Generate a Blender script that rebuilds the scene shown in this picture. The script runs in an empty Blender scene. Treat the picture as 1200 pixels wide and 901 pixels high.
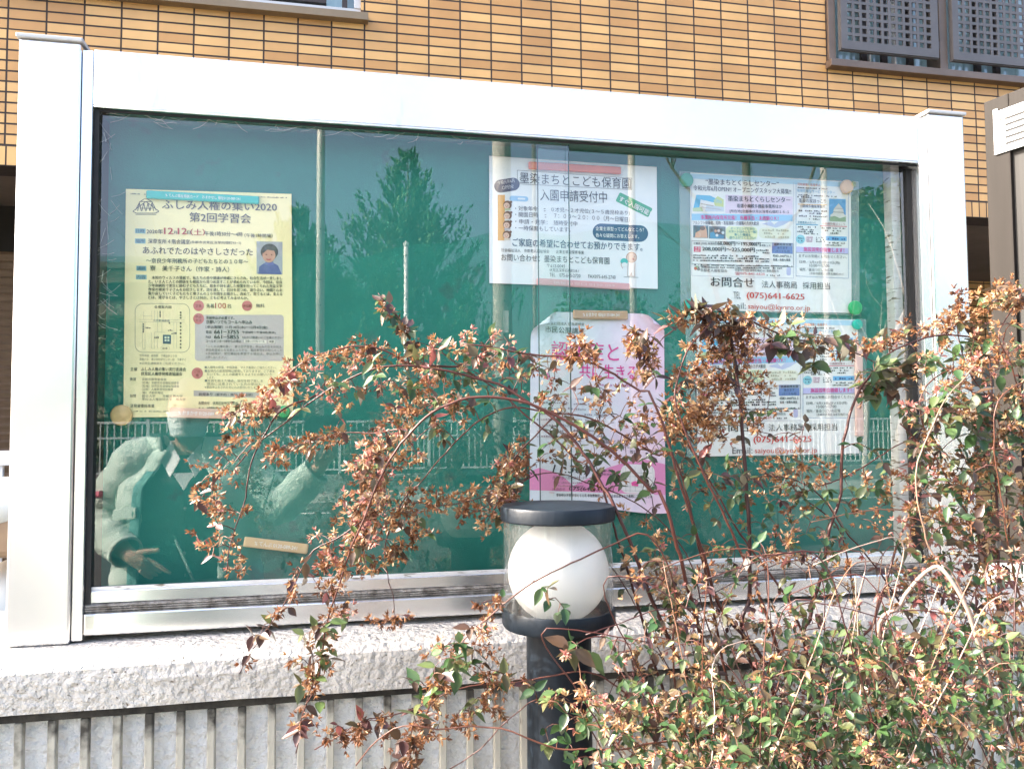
import bpy, bmesh, math, random
import numpy as np
from mathutils import Vector, Matrix, Quaternion

SC = bpy.context.scene
COL = SC.collection
R = math.radians
random.seed(7)
RNG = np.random.default_rng(11)

# ------------------------------------------------------------------ camera
CAM_LOC = Vector((0.0, -1.57, 1.55))
YAW, PITCH, ROLL, FPX = R(11.882), R(2.8334), R(-0.3726), 952.75
_fw = Vector((math.sin(YAW) * math.cos(PITCH), math.cos(YAW) * math.cos(PITCH), math.sin(PITCH)))
_r0 = Vector((math.cos(YAW), -math.sin(YAW), 0))
_u0 = _r0.cross(_fw)
_r = _r0 * math.cos(ROLL) + _u0 * math.sin(ROLL)
_u = -_r0 * math.sin(ROLL) + _u0 * math.cos(ROLL)
cd = bpy.data.cameras.new('camera')
cam = bpy.data.objects.new('camera', cd)
COL.objects.link(cam)
cd.sensor_fit = 'HORIZONTAL'
cd.sensor_width = 36.0
cd.lens = FPX / 1200 * 36
cd.clip_start = 0.02
cd.clip_end = 2000
m3 = Matrix((_r, _u, -_fw)).transposed()
cam.matrix_world = Matrix.Translation(CAM_LOC) @ m3.to_4x4()
SC.camera = cam

# ------------------------------------------------------------------ sky, sun, exposure
SUN_AZ, SUN_EL = R(-78), R(37)               # azimuth clockwise from +Y: the sun stands at the left, just behind the plane of the board, whose face is in open shade
W = bpy.data.worlds.new('World')
SC.world = W
W.use_nodes = True
_bg = W.node_tree.nodes['Background']
_sky = W.node_tree.nodes.new('ShaderNodeTexSky')
_sky.sky_type = 'NISHITA'
_sky.sun_disc = False
_sky.sun_elevation = SUN_EL
_sky.sun_rotation = SUN_AZ
_sky.air_density = 0.75
_sky.dust_density = 6.0
_sky.ozone_density = 0.4
W.node_tree.links.new(_sky.outputs[0], _bg.inputs[0])
_bg.inputs[1].default_value = 0.15
sl = bpy.data.lights.new('sun', 'SUN')
sl.energy = 3.0
sl.angle = R(0.5)
sl.color = (1.0, 0.94, 0.86)
sun = bpy.data.objects.new('sun', sl)
COL.objects.link(sun)
_sd = Vector((math.sin(SUN_AZ) * math.cos(SUN_EL), math.cos(SUN_AZ) * math.cos(SUN_EL), math.sin(SUN_EL)))
sun.rotation_euler = (-_sd).to_track_quat('-Z', 'Y').to_euler()
sun.location = (-3, -8, 9)
SC.view_settings.view_transform = 'Standard'
SC.view_settings.look = 'None'
SC.view_settings.gamma = 1
SC.view_settings.use_curve_mapping = False
SC.view_settings.exposure = 2.7
SC.render.engine = 'CYCLES'
SC.cycles.caustics_reflective = False
SC.cycles.caustics_refractive = False
SC.cycles.transparent_max_bounces = 24
SC.cycles.max_bounces = 8

# ------------------------------------------------------------------ geometry helpers
def pix(x, y, Y):
    """point of the plane y = Y seen at photo pixel (x, y) of the 1200 x 901 photograph"""
    v = _fw * FPX + _r * (x - 600) - _u * (y - 450.5)
    t = (Y - CAM_LOC.y) / v.y
    return CAM_LOC + v * t

def rpix(x, y, Y):
    """point at real depth Y < 0 behind the camera whose mirror image in the glass shows at the pixel"""
    p = pix(x, y, -Y)
    return Vector((p.x, Y, p.z))

def world_loc(o):
    v = Vector((0, 0, 0))
    while o is not None:
        v = v + o.location
        o = o.parent
    return v

def empty(name, loc, label, cat, group=None, kind=None):
    o = bpy.data.objects.new(name, None)
    COL.objects.link(o)
    o.location = loc
    o.empty_display_size = 0.1
    tag(o, label, cat, group, kind)
    return o

def tag(o, label=None, cat=None, group=None, kind=None):
    if label: o['label'] = label
    if cat: o['category'] = cat
    if group: o['group'] = group
    if kind: o['kind'] = kind
    return o

def dup(o, loc, label=None, parent=None):
    c = o.copy()
    COL.objects.link(c)
    c.parent = parent
    c.location = loc
    if label: c['label'] = label
    for ch in list(o.children):
        dup(ch, ch.location.copy(), None, c)
    return c

class MB:
    def __init__(s):
        s.v = []; s.f = []; s.m = []; s.t = []
    def add(s, vs, fs, m=0, t=0.5):
        b = len(s.v)
        s.v.extend([tuple(v) for v in vs])
        s.t.extend([t] * len(vs))
        for f in fs:
            s.f.append(tuple(b + i for i in f)); s.m.append(m)
        return s
    def box(s, x0, x1, y0, y1, z0, z1, m=0, t=0.5):
        vs = [(x0,y0,z0),(x1,y0,z0),(x1,y1,z0),(x0,y1,z0),(x0,y0,z1),(x1,y0,z1),(x1,y1,z1),(x0,y1,z1)]
        return s.add(vs, [(0,3,2,1),(4,5,6,7),(0,1,5,4),(1,2,6,5),(2,3,7,6),(3,0,4,7)], m, t)
    def obox(s, c, ax, ay, az, m=0, t=0.5):
        """box at centre c with half-axis vectors"""
        c, ax, ay, az = Vector(c), Vector(ax), Vector(ay), Vector(az)
        vs = [c + ax * i + ay * j + az * k for k in (-1, 1) for (i, j) in ((-1,-1),(1,-1),(1,1),(-1,1))]
        return s.add(vs, [(0,3,2,1),(4,5,6,7),(0,1,5,4),(1,2,6,5),(2,3,7,6),(3,0,4,7)], m, t)
    def tube(s, pts, rad, n=8, m=0, cap=True, t=0.5):
        pts = [Vector(p) for p in pts]
        if not hasattr(rad, '__len__'): rad = [rad] * len(pts)
        vs = []; fs = []
        d0 = (pts[1] - pts[0]).normalized()
        up = Vector((0, 0, 1)) if abs(d0.z) < 0.9 else Vector((1, 0, 0))
        a = d0.cross(up).normalized()
        for i, p in enumerate(pts):
            d = (pts[min(i + 1, len(pts) - 1)] - pts[max(i - 1, 0)]).normalized()
            a = (a - d * a.dot(d)).normalized()
            b = d.cross(a)
            for k in range(n):
                q = 2 * math.pi * k / n
                vs.append(p + (a * math.cos(q) + b * math.sin(q)) * rad[i])
        for i in range(len(pts) - 1):
            for k in range(n):
                k2 = (k + 1) % n
                fs.append((i*n+k, i*n+k2, (i+1)*n+k2, (i+1)*n+k))
        if cap:
            fs.append(tuple(range(n - 1, -1, -1)))
            fs.append(tuple((len(pts)-1)*n + k for k in range(n)))
        return s.add(vs, fs, m, t)
    def lathe(s, prof, c, n=32, m=0, cap=True):
        c = Vector(c); vs = []; fs = []
        for (r, z) in prof:
            for k in range(n):
                q = 2 * math.pi * k / n
                vs.append((c.x + r * math.cos(q), c.y + r * math.sin(q), c.z + z))
        for i in range(len(prof) - 1):
            for k in range(n):
                k2 = (k + 1) % n
                fs.append((i*n+k, i*n+k2, (i+1)*n+k2, (i+1)*n+k))
        if cap:
            fs.append(tuple(range(n - 1, -1, -1)))
            fs.append(tuple((len(prof)-1)*n + k for k in range(n)))
        return s.add(vs, fs, m)
    def loft(s, rings, m=0, close=True, cap=True):
        n = len(rings[0]); vs = [p for r in rings for p in r]; fs = []
        for i in range(len(rings) - 1):
            for k in range(n if close else n - 1):
                k2 = (k + 1) % n
                fs.append((i*n+k, i*n+k2, (i+1)*n+k2, (i+1)*n+k))
        if cap and close:
            fs.append(tuple(range(n - 1, -1, -1)))
            fs.append(tuple((len(rings)-1)*n + k for k in range(n)))
        return s.add(vs, fs, m)
    def prism(s, poly, y0, y1, m=0):
        """polygon of (x, z) extruded along y"""
        n = len(poly)
        vs = [(x, y0, z) for x, z in poly] + [(x, y1, z) for x, z in poly]
        fs = [tuple(range(n)), tuple(range(2*n-1, n-1, -1))]
        fs += [(i, i + n, (i + 1) % n + n, (i + 1) % n) for i in range(n)]
        return s.add(vs, fs, m)
    def build(s, name, mats, parent=None, smooth=False, bevel=0.0, seg=2, tone=False, solid=0.0, sub=0):
        if not isinstance(mats, (list, tuple)): mats = [mats]
        off = world_loc(parent) if parent else Vector((0, 0, 0))
        va = np.array(s.v, dtype=np.float64).reshape(-1, 3) - np.array(off)
        me = bpy.data.meshes.new(name)
        me.from_pydata([tuple(p) for p in va], [], s.f)
        for mm in mats: me.materials.append(mm)
        if len(mats) > 1: me.polygons.foreach_set('material_index', np.array(s.m, dtype=np.int32))
        if smooth: me.polygons.foreach_set('use_smooth', np.ones(len(s.f), dtype=bool))
        if tone:
            at = me.attributes.new('tone', 'FLOAT', 'POINT')
            at.data.foreach_set('value', np.array(s.t, dtype=np.float32))
        me.update()
        o = bpy.data.objects.new(name, me)
        COL.objects.link(o)
        o.parent = parent
        if solid:
            k = o.modifiers.new('thickness', 'SOLIDIFY'); k.thickness = solid; k.offset = 0
        if sub:
            k = o.modifiers.new('smooth', 'SUBSURF'); k.levels = sub; k.render_levels = sub
        if bevel:
            k = o.modifiers.new('bevel', 'BEVEL'); k.width = bevel; k.segments = seg; k.limit_method = 'ANGLE'; k.angle_limit = R(40)
        return o

# ------------------------------------------------------------------ materials
def nt_new(name):
    m = bpy.data.materials.new(name); m.use_nodes = True
    return m, m.node_tree.nodes, m.node_tree.links, m.node_tree.nodes['Principled BSDF']

def rgb(c): return (c[0], c[1], c[2], 1.0)

def M(name, c1, c2=None, scale=12.0, rough=0.6, metal=0.0, bump=0.0, bscale=80.0, spots=None, spot_scale=40.0, spot_at=0.68, stretch=(1,1,1), detail=6.0, spec=0.5, bdist=0.01):
    m, N, L, P = nt_new(name)
    P.inputs['Roughness'].default_value = rough
    P.inputs['Metallic'].default_value = metal
    P.inputs['Specular IOR Level'].default_value = spec
    tc = N.new('ShaderNodeTexCoord'); mp = N.new('ShaderNodeMapping')
    mp.inputs['Scale'].default_value = stretch
    L.new(tc.outputs['Object'], mp.inputs['Vector'])
    if c2 is None:
        P.inputs['Base Color'].default_value = rgb(c1); out = None
    else:
        n = N.new('ShaderNodeTexNoise'); n.inputs['Scale'].default_value = scale; n.inputs['Detail'].default_value = detail
        n.inputs['Roughness'].default_value = 0.65
        L.new(mp.outputs[0], n.inputs['Vector'])
        cr = N.new('ShaderNodeValToRGB')
        cr.color_ramp.elements[0].position = 0.32; cr.color_ramp.elements[0].color = rgb(c1)
        cr.color_ramp.elements[1].position = 0.68; cr.color_ramp.elements[1].color = rgb(c2)
        L.new(n.outputs['Fac'], cr.inputs[0]); out = cr.outputs[0]
        if spots:
            n2 = N.new('ShaderNodeTexNoise'); n2.inputs['Scale'].default_value = spot_scale; n2.inputs['Detail'].default_value = 4
            L.new(mp.outputs[0], n2.inputs['Vector'])
            r2 = N.new('ShaderNodeValToRGB')
            r2.color_ramp.elements[0].position = spot_at; r2.color_ramp.elements[0].color = (0,0,0,1)
            r2.color_ramp.elements[1].position = min(spot_at + 0.06, 1); r2.color_ramp.elements[1].color = (1,1,1,1)
            L.new(n2.outputs['Fac'], r2.inputs[0])
            mx = N.new('ShaderNodeMix'); mx.data_type = 'RGBA'
            L.new(r2.outputs[0], mx.inputs['Factor']); L.new(out, mx.inputs['A']); mx.inputs['B'].default_value = rgb(spots)
            out = mx.outputs['Result']
        L.new(out, P.inputs['Base Color'])
    if bump:
        nb = N.new('ShaderNodeTexNoise'); nb.inputs['Scale'].default_value = bscale; nb.inputs['Detail'].default_value = 5
        L.new(mp.outputs[0], nb.inputs['Vector'])
        b = N.new('ShaderNodeBump'); b.inputs['Strength'].default_value = bump; b.inputs['Distance'].default_value = bdist
        L.new(nb.outputs['Fac'], b.inputs['Height']); L.new(b.outputs[0], P.inputs['Normal'])
    return m

def glass_mat(name, base, ior, tint, dust=0.0):
    m, N, L, P = nt_new(name)
    N.remove(P)
    out = N['Material Output']
    tr = N.new('ShaderNodeBsdfTransparent'); tr.inputs[0].default_value = rgb(tint)
    gl = N.new('ShaderNodeBsdfGlossy'); gl.inputs['Roughness'].default_value = 0.0; gl.inputs[0].default_value = (1,1,1,1)
    fr = N.new('ShaderNodeFresnel'); fr.inputs['IOR'].default_value = ior
    ad = N.new('ShaderNodeMath'); ad.operation = 'ADD'; ad.use_clamp = True; ad.inputs[1].default_value = base
    L.new(fr.outputs[0], ad.inputs[0])
    gm = N.new('ShaderNodeNewGeometry'); iv = N.new('ShaderNodeMath'); iv.operation = 'SUBTRACT'; iv.inputs[0].default_value = 1.0
    L.new(gm.outputs['Backfacing'], iv.inputs[1])
    mu = N.new('ShaderNodeMath'); mu.operation = 'MULTIPLY'      # the coating reflects once: only where a ray enters the pane
    L.new(ad.outputs[0], mu.inputs[0]); L.new(iv.outputs[0], mu.inputs[1])
    mx = N.new('ShaderNodeMixShader')
    L.new(mu.outputs[0], mx.inputs[0]); L.new(tr.outputs[0], mx.inputs[1]); L.new(gl.outputs[0], mx.inputs[2])
    last = mx.outputs[0]
    if dust:                                    # a thin film of dust on the outside
        df = N.new('ShaderNodeBsdfDiffuse'); df.inputs[0].default_value = (0.62, 0.62, 0.60, 1)
        m2 = N.new('ShaderNodeMixShader'); m2.inputs[0].default_value = dust
        L.new(last, m2.inputs[1]); L.new(df.outputs[0], m2.inputs[2]); last = m2.outputs[0]
    L.new(last, out.inputs[0])
    return m

def leaf_mat(name, stops, rough=0.42, trans=0.3, under=None):
    """stops: list of (pos, colour) looked up with the tone attribute"""
    m, N, L, P = nt_new(name)
    out = N['Material Output']
    at = N.new('ShaderNodeAttribute'); at.attribute_name = 'tone'
    cr = N.new('ShaderNodeValToRGB')
    els = cr.color_ramp.elements
    while len(els) > 1: els.remove(els[-1])
    els[0].position = stops[0][0]; els[0].color = rgb(stops[0][1])
    for p, c in stops[1:]:
        e = els.new(p); e.color = rgb(c)
    L.new(at.outputs['Fac'], cr.inputs[0])
    P.inputs['Roughness'].default_value = rough
    col = cr.outputs[0]
    if under:                                   # the underside of the blade is paler and greyer
        gm = N.new('ShaderNodeNewGeometry'); mu = N.new('ShaderNodeMath'); mu.operation = 'MULTIPLY'; mu.inputs[1].default_value = 0.5
        L.new(gm.outputs['Backfacing'], mu.inputs[0])
        mc = N.new('ShaderNodeMix'); mc.data_type = 'RGBA'; L.new(mu.outputs[0], mc.inputs['Factor']); L.new(col, mc.inputs['A']); mc.inputs['B'].default_value = rgb(under)
        col = mc.outputs['Result']
    L.new(col, P.inputs['Base Color'])
    tl = N.new('ShaderNodeBsdfTranslucent'); L.new(cr.outputs[0], tl.inputs[0])
    mx = N.new('ShaderNodeMixShader'); mx.inputs[0].default_value = trans
    L.new(P.outputs[0], mx.inputs[1]); L.new(tl.outputs[0], mx.inputs[2]); L.new(mx.outputs[0], out.inputs[0])
    return m

_ink = {}
def ink(c, rough=0.55):
    k = tuple(round(x, 3) for x in c)
    if k not in _ink:
        _ink[k] = M('printed_ink', k, rough=rough, spec=0.3)
    return _ink[k]

# ------------------------------------------------------------------ printing helpers (flat print laid on the papers, real size)
YP = 0.0715                    # front of the papers
def lay(n): return YP - 0.0003 * n

_glyph = {}
def glyph(s, bold):
    k = s
    if k not in _glyph:
        c = bpy.data.curves.new('lettering', 'FONT'); c.body = s; c.size = 1; c.resolution_u = 2
        o = bpy.data.objects.new('lettering', c)
        me = o.to_mesh()
        v = np.array([tuple(p.co) for p in me.vertices]).reshape(-1, 3)
        f = [tuple(p.vertices) for p in me.polygons]
        o.to_mesh_clear(); bpy.data.objects.remove(o); bpy.data.curves.remove(c)
        _glyph[k] = (v, f)
    return _glyph[k]

class Print:
    """collects flat print of one part; colours become material slots"""
    def __init__(s, parent): s.mb = MB(); s.cols = []; s.parent = parent
    def ci(s, c):
        c = tuple(c)
        if c not in s.cols: s.cols.append(c)
        return s.cols.index(c)
    def text(s, body, x0, y0, x1, y1, h, c, bold=0.012, layer=4, slant=0.0):
        v, f = glyph(body, bold)
        if len(v) == 0: return
        a, b = pix(x0, y0, YP), pix(x1, y1, YP)
        up = (pix(x0, y0 - h, YP) - a).length
        d = b - a; w = d.length; d.normalize(); n = Vector((-d.z, 0, d.x))
        mn, mx = v.min(0), v.max(0)
        u = (v[:, 0] - mn[0]) / (mx[0] - mn[0]) * w
        t = (v[:, 1] - mn[1]) / (mx[1] - mn[1]) * up
        u = u + slant * t
        em = up / max(mx[1] - mn[1], 1e-6)
        sh = (0.0,) if bold < 0.006 else ((-bold * 0.8, bold * 0.8) if bold < 0.014 else (-bold, 0.0, bold))
        for q, o in enumerate(sh):              # heavier weights: the outline struck again a hair to the side
            P = np.array(a)[None] + (u + o * em)[:, None] * np.array(d)[None] + (t + (o * 0.5 * em if q % 2 else 0))[:, None] * np.array(n)[None]
            P[:, 1] = lay(layer + 0.22 * q)
            s.mb.add(P, f, s.ci(c))
    def poly(s, pts, c, layer=1):
        vs = [pix(x, y, YP) for x, y in pts]
        vs = [(p.x, lay(layer), p.z) for p in vs]
        s.mb.add(vs, [tuple(range(len(vs)))], s.ci(c))
    def rect(s, x0, y0, x1, y1, c, layer=1, sl=0.03):
        k = sl * (x1 - x0)
        s.poly([(x0, y0), (x0, y1), (x1, y1 + k), (x1, y0 + k)], c, layer)
    def disc(s, x, y, r, c, layer=1, ry=None, n=24):
        ry = ry or r
        s.poly([(x + r * math.cos(-2*math.pi*k/n), y + ry * math.sin(-2*math.pi*k/n)) for k in range(n)], c, layer)
    def line(s, pts, w, c, layer=2):
        for (xa, ya), (xb, yb) in zip(pts[:-1], pts[1:]):
            L = math.hypot(xb - xa, yb - ya) or 1
            nx, ny = -(yb - ya) / L * w / 2, (xb - xa) / L * w / 2
            s.poly([(xa + nx, ya + ny), (xa - nx, ya - ny), (xb - nx, yb - ny), (xb + nx, yb + ny)], c, layer)
    def frame(s, x0, y0, x1, y1, w, c, layer=2, sl=0.03):
        k = sl * (x1 - x0)
        s.line([(x0, y0), (x1, y0 + k), (x1, y1 + k), (x0, y1), (x0, y0)], w, c, layer)
    def rounded(s, cx, cy, w, h, r, ang, c, layer=1, n=6, outline=None):
        pts = []
        for qx, qy, a0 in ((1, -1, -90), (1, 1, 0), (-1, 1, 90), (-1, -1, 180)):
            for k in range(n + 1):
                a = R(a0 + 90 * k / n)
                pts.append((qx * (w/2 - r) + r * math.cos(a), qy * (h/2 - r) + r * math.sin(a)))
        ca, sa = math.cos(ang), math.sin(ang)
        pts = [(cx + x * ca - y * sa, cy + x * sa + y * ca) for x, y in pts]
        if outline: s.line(pts + pts[:1], outline, c, layer)
        else: s.poly(pts[::-1], c, layer)
    def specks(s, x0, y0, x1, y1, h, c, layer=4, fill=0.8):
        """a row of print too small to be read even in the photograph"""
        x = x0
        while x < x1 - 0.5:
            w = random.uniform(0.5, 1.0) * h
            if random.random() < fill:
                k = (x - x0) / max(x1 - x0, 1e-6); y = y0 + (y1 - y0) * k
                hh = h * random.uniform(0.45, 0.95)
                s.poly([(x, y - hh), (x, y), (min(x + w, x1), y), (min(x + w, x1), y - hh)], c, layer)
            x += w + 0.28 * h
    def build(s, name):
        return s.mb.build(name, [ink(c) for c in s.cols], s.parent)

def sheet_px(name, quad, mat, parent, y0=YP, th=0.0005):
    """a thin paper with corners at photo pixels TL TR BR BL"""
    P = [pix(x, y, y0) for x, y in quad]
    mb = MB(); mb.add([(p.x, y0, p.z) for p in P] + [(p.x, y0 + th, p.z) for p in P],
        [(0,3,2,1), (4,5,6,7), (0,1,5,4), (1,2,6,5), (2,3,7,6), (3,0,4,7)])
    return mb.build(name, mat, parent)
# ------------------------------------------------------------------ shared materials
ALU = M('satin_aluminium', (0.80,0.81,0.81), (0.86,0.865,0.86), scale=3, rough=0.2, metal=0.88, spots=(0.60,0.59,0.57), spot_scale=14, spot_at=0.66, stretch=(1,1,0.16))
ALU_DIRTY = M('weathered_aluminium', (0.62,0.62,0.61), (0.80,0.80,0.80), scale=18, rough=0.5, metal=0.3, spots=(0.22,0.19,0.15), spot_scale=30, spot_at=0.6, stretch=(1,1,6))
GRIME = M('gritty_track', (0.10,0.085,0.07), (0.42,0.40,0.37), scale=60, rough=0.9, bump=0.5, bscale=200)
RUBBER = M('black_rubber', (0.005,0.005,0.005), (0.012,0.012,0.012), scale=40, rough=0.7)
PANEL = M('green_board', (0.005,0.138,0.106), (0.009,0.175,0.136), scale=5, rough=0.75, spots=(0.02,0.12,0.10), spot_scale=14, spot_at=0.66, bump=0.15, bscale=400)
GLASS = glass_mat('board_glass', 0.045, 1.5, (0.985, 0.988, 0.975))
CLEAR = glass_mat('clear_acrylic', 0.03, 1.45, (0.96, 0.965, 0.96), 0.028)
PANE = glass_mat('window_glass', 0.06, 1.5, (0.86, 0.93, 0.94))
STUCCO_W = M('white_stucco', (0.84,0.83,0.80), (0.90,0.89,0.865), scale=6, rough=0.9, bump=1.0, bscale=62, bdist=0.018)
CONC = M('cast_coping', (0.50,0.48,0.44), (0.67,0.645,0.595), scale=9, rough=0.95, bump=1.0, bscale=70, bdist=0.016, spots=(0.20,0.18,0.15), spot_scale=150, spot_at=0.64)
RAILM = M('stained_railing_paint', (0.36,0.345,0.285), (0.52,0.50,0.42), scale=20, rough=0.7, bump=0.3, spots=(0.05,0.045,0.035), spot_scale=22, spot_at=0.60, stretch=(1,1,0.35))
def grime_top(m, z0, z1, col):
    """mould that has run down from the rail above: a stain with a ragged edge"""
    N, L = m.node_tree.nodes, m.node_tree.links; P = N['Principled BSDF']
    src = P.inputs['Base Color'].links[0].from_socket
    tc = N.new('ShaderNodeTexCoord'); sp_ = N.new('ShaderNodeSeparateXYZ'); L.new(tc.outputs['Object'], sp_.inputs[0])
    oi = N.new('ShaderNodeObjectInfo'); va_ = N.new('ShaderNodeVectorMath'); va_.operation = 'ADD'; L.new(tc.outputs['Object'], va_.inputs[0]); L.new(oi.outputs['Location'], va_.inputs[1])
    nz = N.new('ShaderNodeTexNoise'); nz.inputs['Scale'].default_value = 38; nz.inputs['Detail'].default_value = 6; L.new(va_.outputs[0], nz.inputs['Vector'])
    rn = N.new('ShaderNodeMath'); rn.operation = 'MULTIPLY_ADD'; rn.inputs[1].default_value = 0.16; L.new(nz.outputs['Fac'], rn.inputs[0]); L.new(sp_.outputs[2], rn.inputs[2])
    r2 = N.new('ShaderNodeMath'); r2.operation = 'MULTIPLY_ADD'; r2.inputs[1].default_value = 0.05; L.new(oi.outputs['Random'], r2.inputs[0]); L.new(rn.outputs[0], r2.inputs[2])
    mr = N.new('ShaderNodeMapRange'); mr.inputs['From Min'].default_value = z0; mr.inputs['From Max'].default_value = z1; L.new(r2.outputs[0], mr.inputs['Value'])
    mx = N.new('ShaderNodeMix'); mx.data_type = 'RGBA'; L.new(mr.outputs[0], mx.inputs['Factor']); L.new(src, mx.inputs['A']); mx.inputs['B'].default_value = rgb(col)
    L.new(mx.outputs['Result'], P.inputs['Base Color'])
grime_top(RAILM, 1.135, 1.185, (0.04,0.036,0.028))
RAILTOP = M('mouldy_rail', (0.006,0.005,0.004), (0.045,0.04,0.03), scale=30, rough=0.85, bump=0.4)
CREAM = M('cream_metal', (0.62,0.56,0.44), rough=0.5)

# ------------------------------------------------------------------ ground
mb = MB(); mb.add([(-400,-400,0),(400,-400,0),(400,400,0),(-400,400,0)], [(0,1,2,3)])
g = mb.build('ground', M('asphalt', (0.045,0.045,0.045), (0.075,0.073,0.07), scale=2, rough=0.95, bump=0.5, bscale=300)); tag(g, kind='structure')
mb = MB(); mb.box(-30, 30, -2.75, -0.12, 0.004, 0.02)
g = mb.build('pavement', M('paving_concrete', (0.19,0.185,0.172), (0.25,0.243,0.228), scale=4, rough=0.9, bump=0.3, bscale=150), bevel=0.004); tag(g, kind='structure')
mb = MB(); mb.box(-60, 60, -16.6, -14.0, 0.004, 0.13)
g = mb.build('far_pavement', M('far_paving', (0.25,0.24,0.22), (0.32,0.31,0.29), scale=3, rough=0.9)); tag(g, kind='structure')
mb = MB(); mb.box(-60, 60, -3.25, -3.13, 0.004, 0.008); mb.box(-60, 60, -13.4, -13.28, 0.004, 0.008)
g = mb.build('road_marking', M('road_paint', (0.62,0.62,0.60), (0.75,0.75,0.73), scale=9, rough=0.8)); tag(g, kind='structure')
mb = MB(); mb.box(-0.75, 4, -0.8, -0.24, 0.02, 0.16)
g = mb.build('soil', M('planting_soil', (0.05,0.035,0.025), (0.10,0.075,0.05), scale=20, rough=1, bump=1, bscale=60)); tag(g, kind='structure')

# ------------------------------------------------------------------ garden wall that carries the noticeboard
wall = empty('garden_wall', (0.5, 0, 0), 'low white stuccoed wall with a weathered coping, carrying the noticeboard', 'wall')
mb = MB()
prof = [(-0.110, 1.091), (-0.116, 1.138), (-0.114, 1.157), (-0.102, 1.167), (-0.06, 1.1735), (0.30, 1.1735), (0.30, 1.091)]
rings = []
for i in range(61):
    x = -5 + 10 * i / 60
    rings.append([(x, y + RNG.normal(0, 0.0012), z + RNG.normal(0, 0.0012)) for y, z in prof])
mb.loft(rings)
mb.build('coping', CONC, wall)
mb = MB(); mb.box(-5, 5, -0.0735, 0.24, 0.0, 1.0905)
mb.build('stucco_face', STUCCO_W, wall)
rl = empty('railing', (0.2, -0.09, 0), 'stained cream metal railing of close upright bars under the coping', 'railing')
mb = MB(); mb.box(-2.2, 3.4, -0.100, -0.0755, 1.0755, 1.0895)
mb.build('top_rail', RAILTOP, rl, bevel=0.002)
mb = MB(); mb.box(-2.2, 3.4, -0.100, -0.0755, 0.22, 0.25)
mb.build('bottom_rail', RAILM, rl, bevel=0.002)
for x in (-2.0, -0.9, 0.3, 1.5, 2.7):
    mb = MB(); mb.box(x-0.012, x+0.012, -0.094, -0.080, 0.02, 0.2195)
    mb.build('foot', RAILM, rl)
xa, xb = pix(21, 870, -0.097).x, pix(283, 850, -0.097).x
sp = (xb - xa) / 7
bar = None
for k in range(-9, 62):
    x = xa + k * sp
    if x > 2.6: break
    if bar is None:
        mb = MB(); mb.box(x-0.0064, x+0.0064, -0.098, -0.082, 0.2505, 1.075)
        bar = mb.build('baluster', RAILM, rl, bevel=0.002); x0b = x
    else:
        c = bar.copy(); COL.objects.link(c); c.parent = rl; c.location = (x - x0b, 0, 0)

# ------------------------------------------------------------------ noticeboard
XL0, XL1, XS, XR, XT, XR1 = -0.564, -0.462, -0.4415, 1.2655, 1.290, 1.3815
ZB, ZT, ZG0, ZG1 = 1.1845, 2.236, 1.266, 2.1335
nb = empty('noticeboard', (0.41, 0.05, 1.1735), 'large white aluminium framed outdoor noticeboard with a green glazed back on the wall', 'noticeboard')
for (a, b) in ((XL0, XL1), (XT, XR1)):
    mb = MB(); mb.box(a, b, -0.006, 0.098, 1.1735, 2.243)
    po = mb.build('post', ALU, nb, bevel=0.004)
    mb = MB(); mb.box(a - 0.004, b + 0.004, -0.011, 0.103, 2.2432, 2.2512)
    mb.build('post_cap', M('cap_plastic', (0.50,0.50,0.50), rough=0.5), po, bevel=0.002)
for (a, b) in ((XL1 + 0.0012, XS - 0.001), (XR + 0.001, XT - 0.0012)):
    mb = MB(); mb.box(a, b, 0.0, 0.09, ZB - 0.008, 2.2335)
    mb.build('side_channel', ALU, nb, bevel=0.0015)
mb = MB(); mb.box(XS, XR, 0.0005, 0.09, ZG1, ZT); mb.box(XS, XR, 0.0008, 0.004, ZG1 - 0.004, ZG1 + 0.0005)
mb.build('top_beam', ALU, nb, bevel=0.003)
mb = MB(); mb.box(XS, XR, 0.0005, 0.088, ZB, 1.2225)
mb.build('bottom_beam', ALU, nb, bevel=0.003)
mb = MB(); mb.box(XS, XR, 0.010, 0.07, 1.2225, 1.2375)
for z in (1.2265, 1.2305, 1.2345): mb.box(XS, XR, 0.006, 0.0105, z - 0.0008, z + 0.0008)
mb.build('sliding_track', GRIME, nb)
mb = MB(); mb.box(XS, XR, 0.008, 0.012, ZG1 - 0.0085, ZG1 - 0.0042)
mb.build('top_gasket', RUBBER, nb)
for q in ((XS, XS + 0.0085, 0.008), (XR - 0.012, XR, 0.026)):
    mb = MB(); mb.box(q[0], q[1], q[2], 0.074, 1.2376, ZG1 - 0.0086)
    mb.build('side_gasket', RUBBER, nb)
mb = MB(); mb.box(XR - 0.034, XR - 0.0125, 0.050, 0.0765, 1.2376, ZG1)
mb.build('inner_return', ALU_DIRTY, nb)
mb = MB(); mb.box(XS, XR, 0.0765, 0.086, 1.2376, ZG1)
mb.build('back_panel', PANEL, nb)
xg0, xg1 = pix(632, 400, 0.034).x, pix(668, 400, 0.02).x
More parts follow.
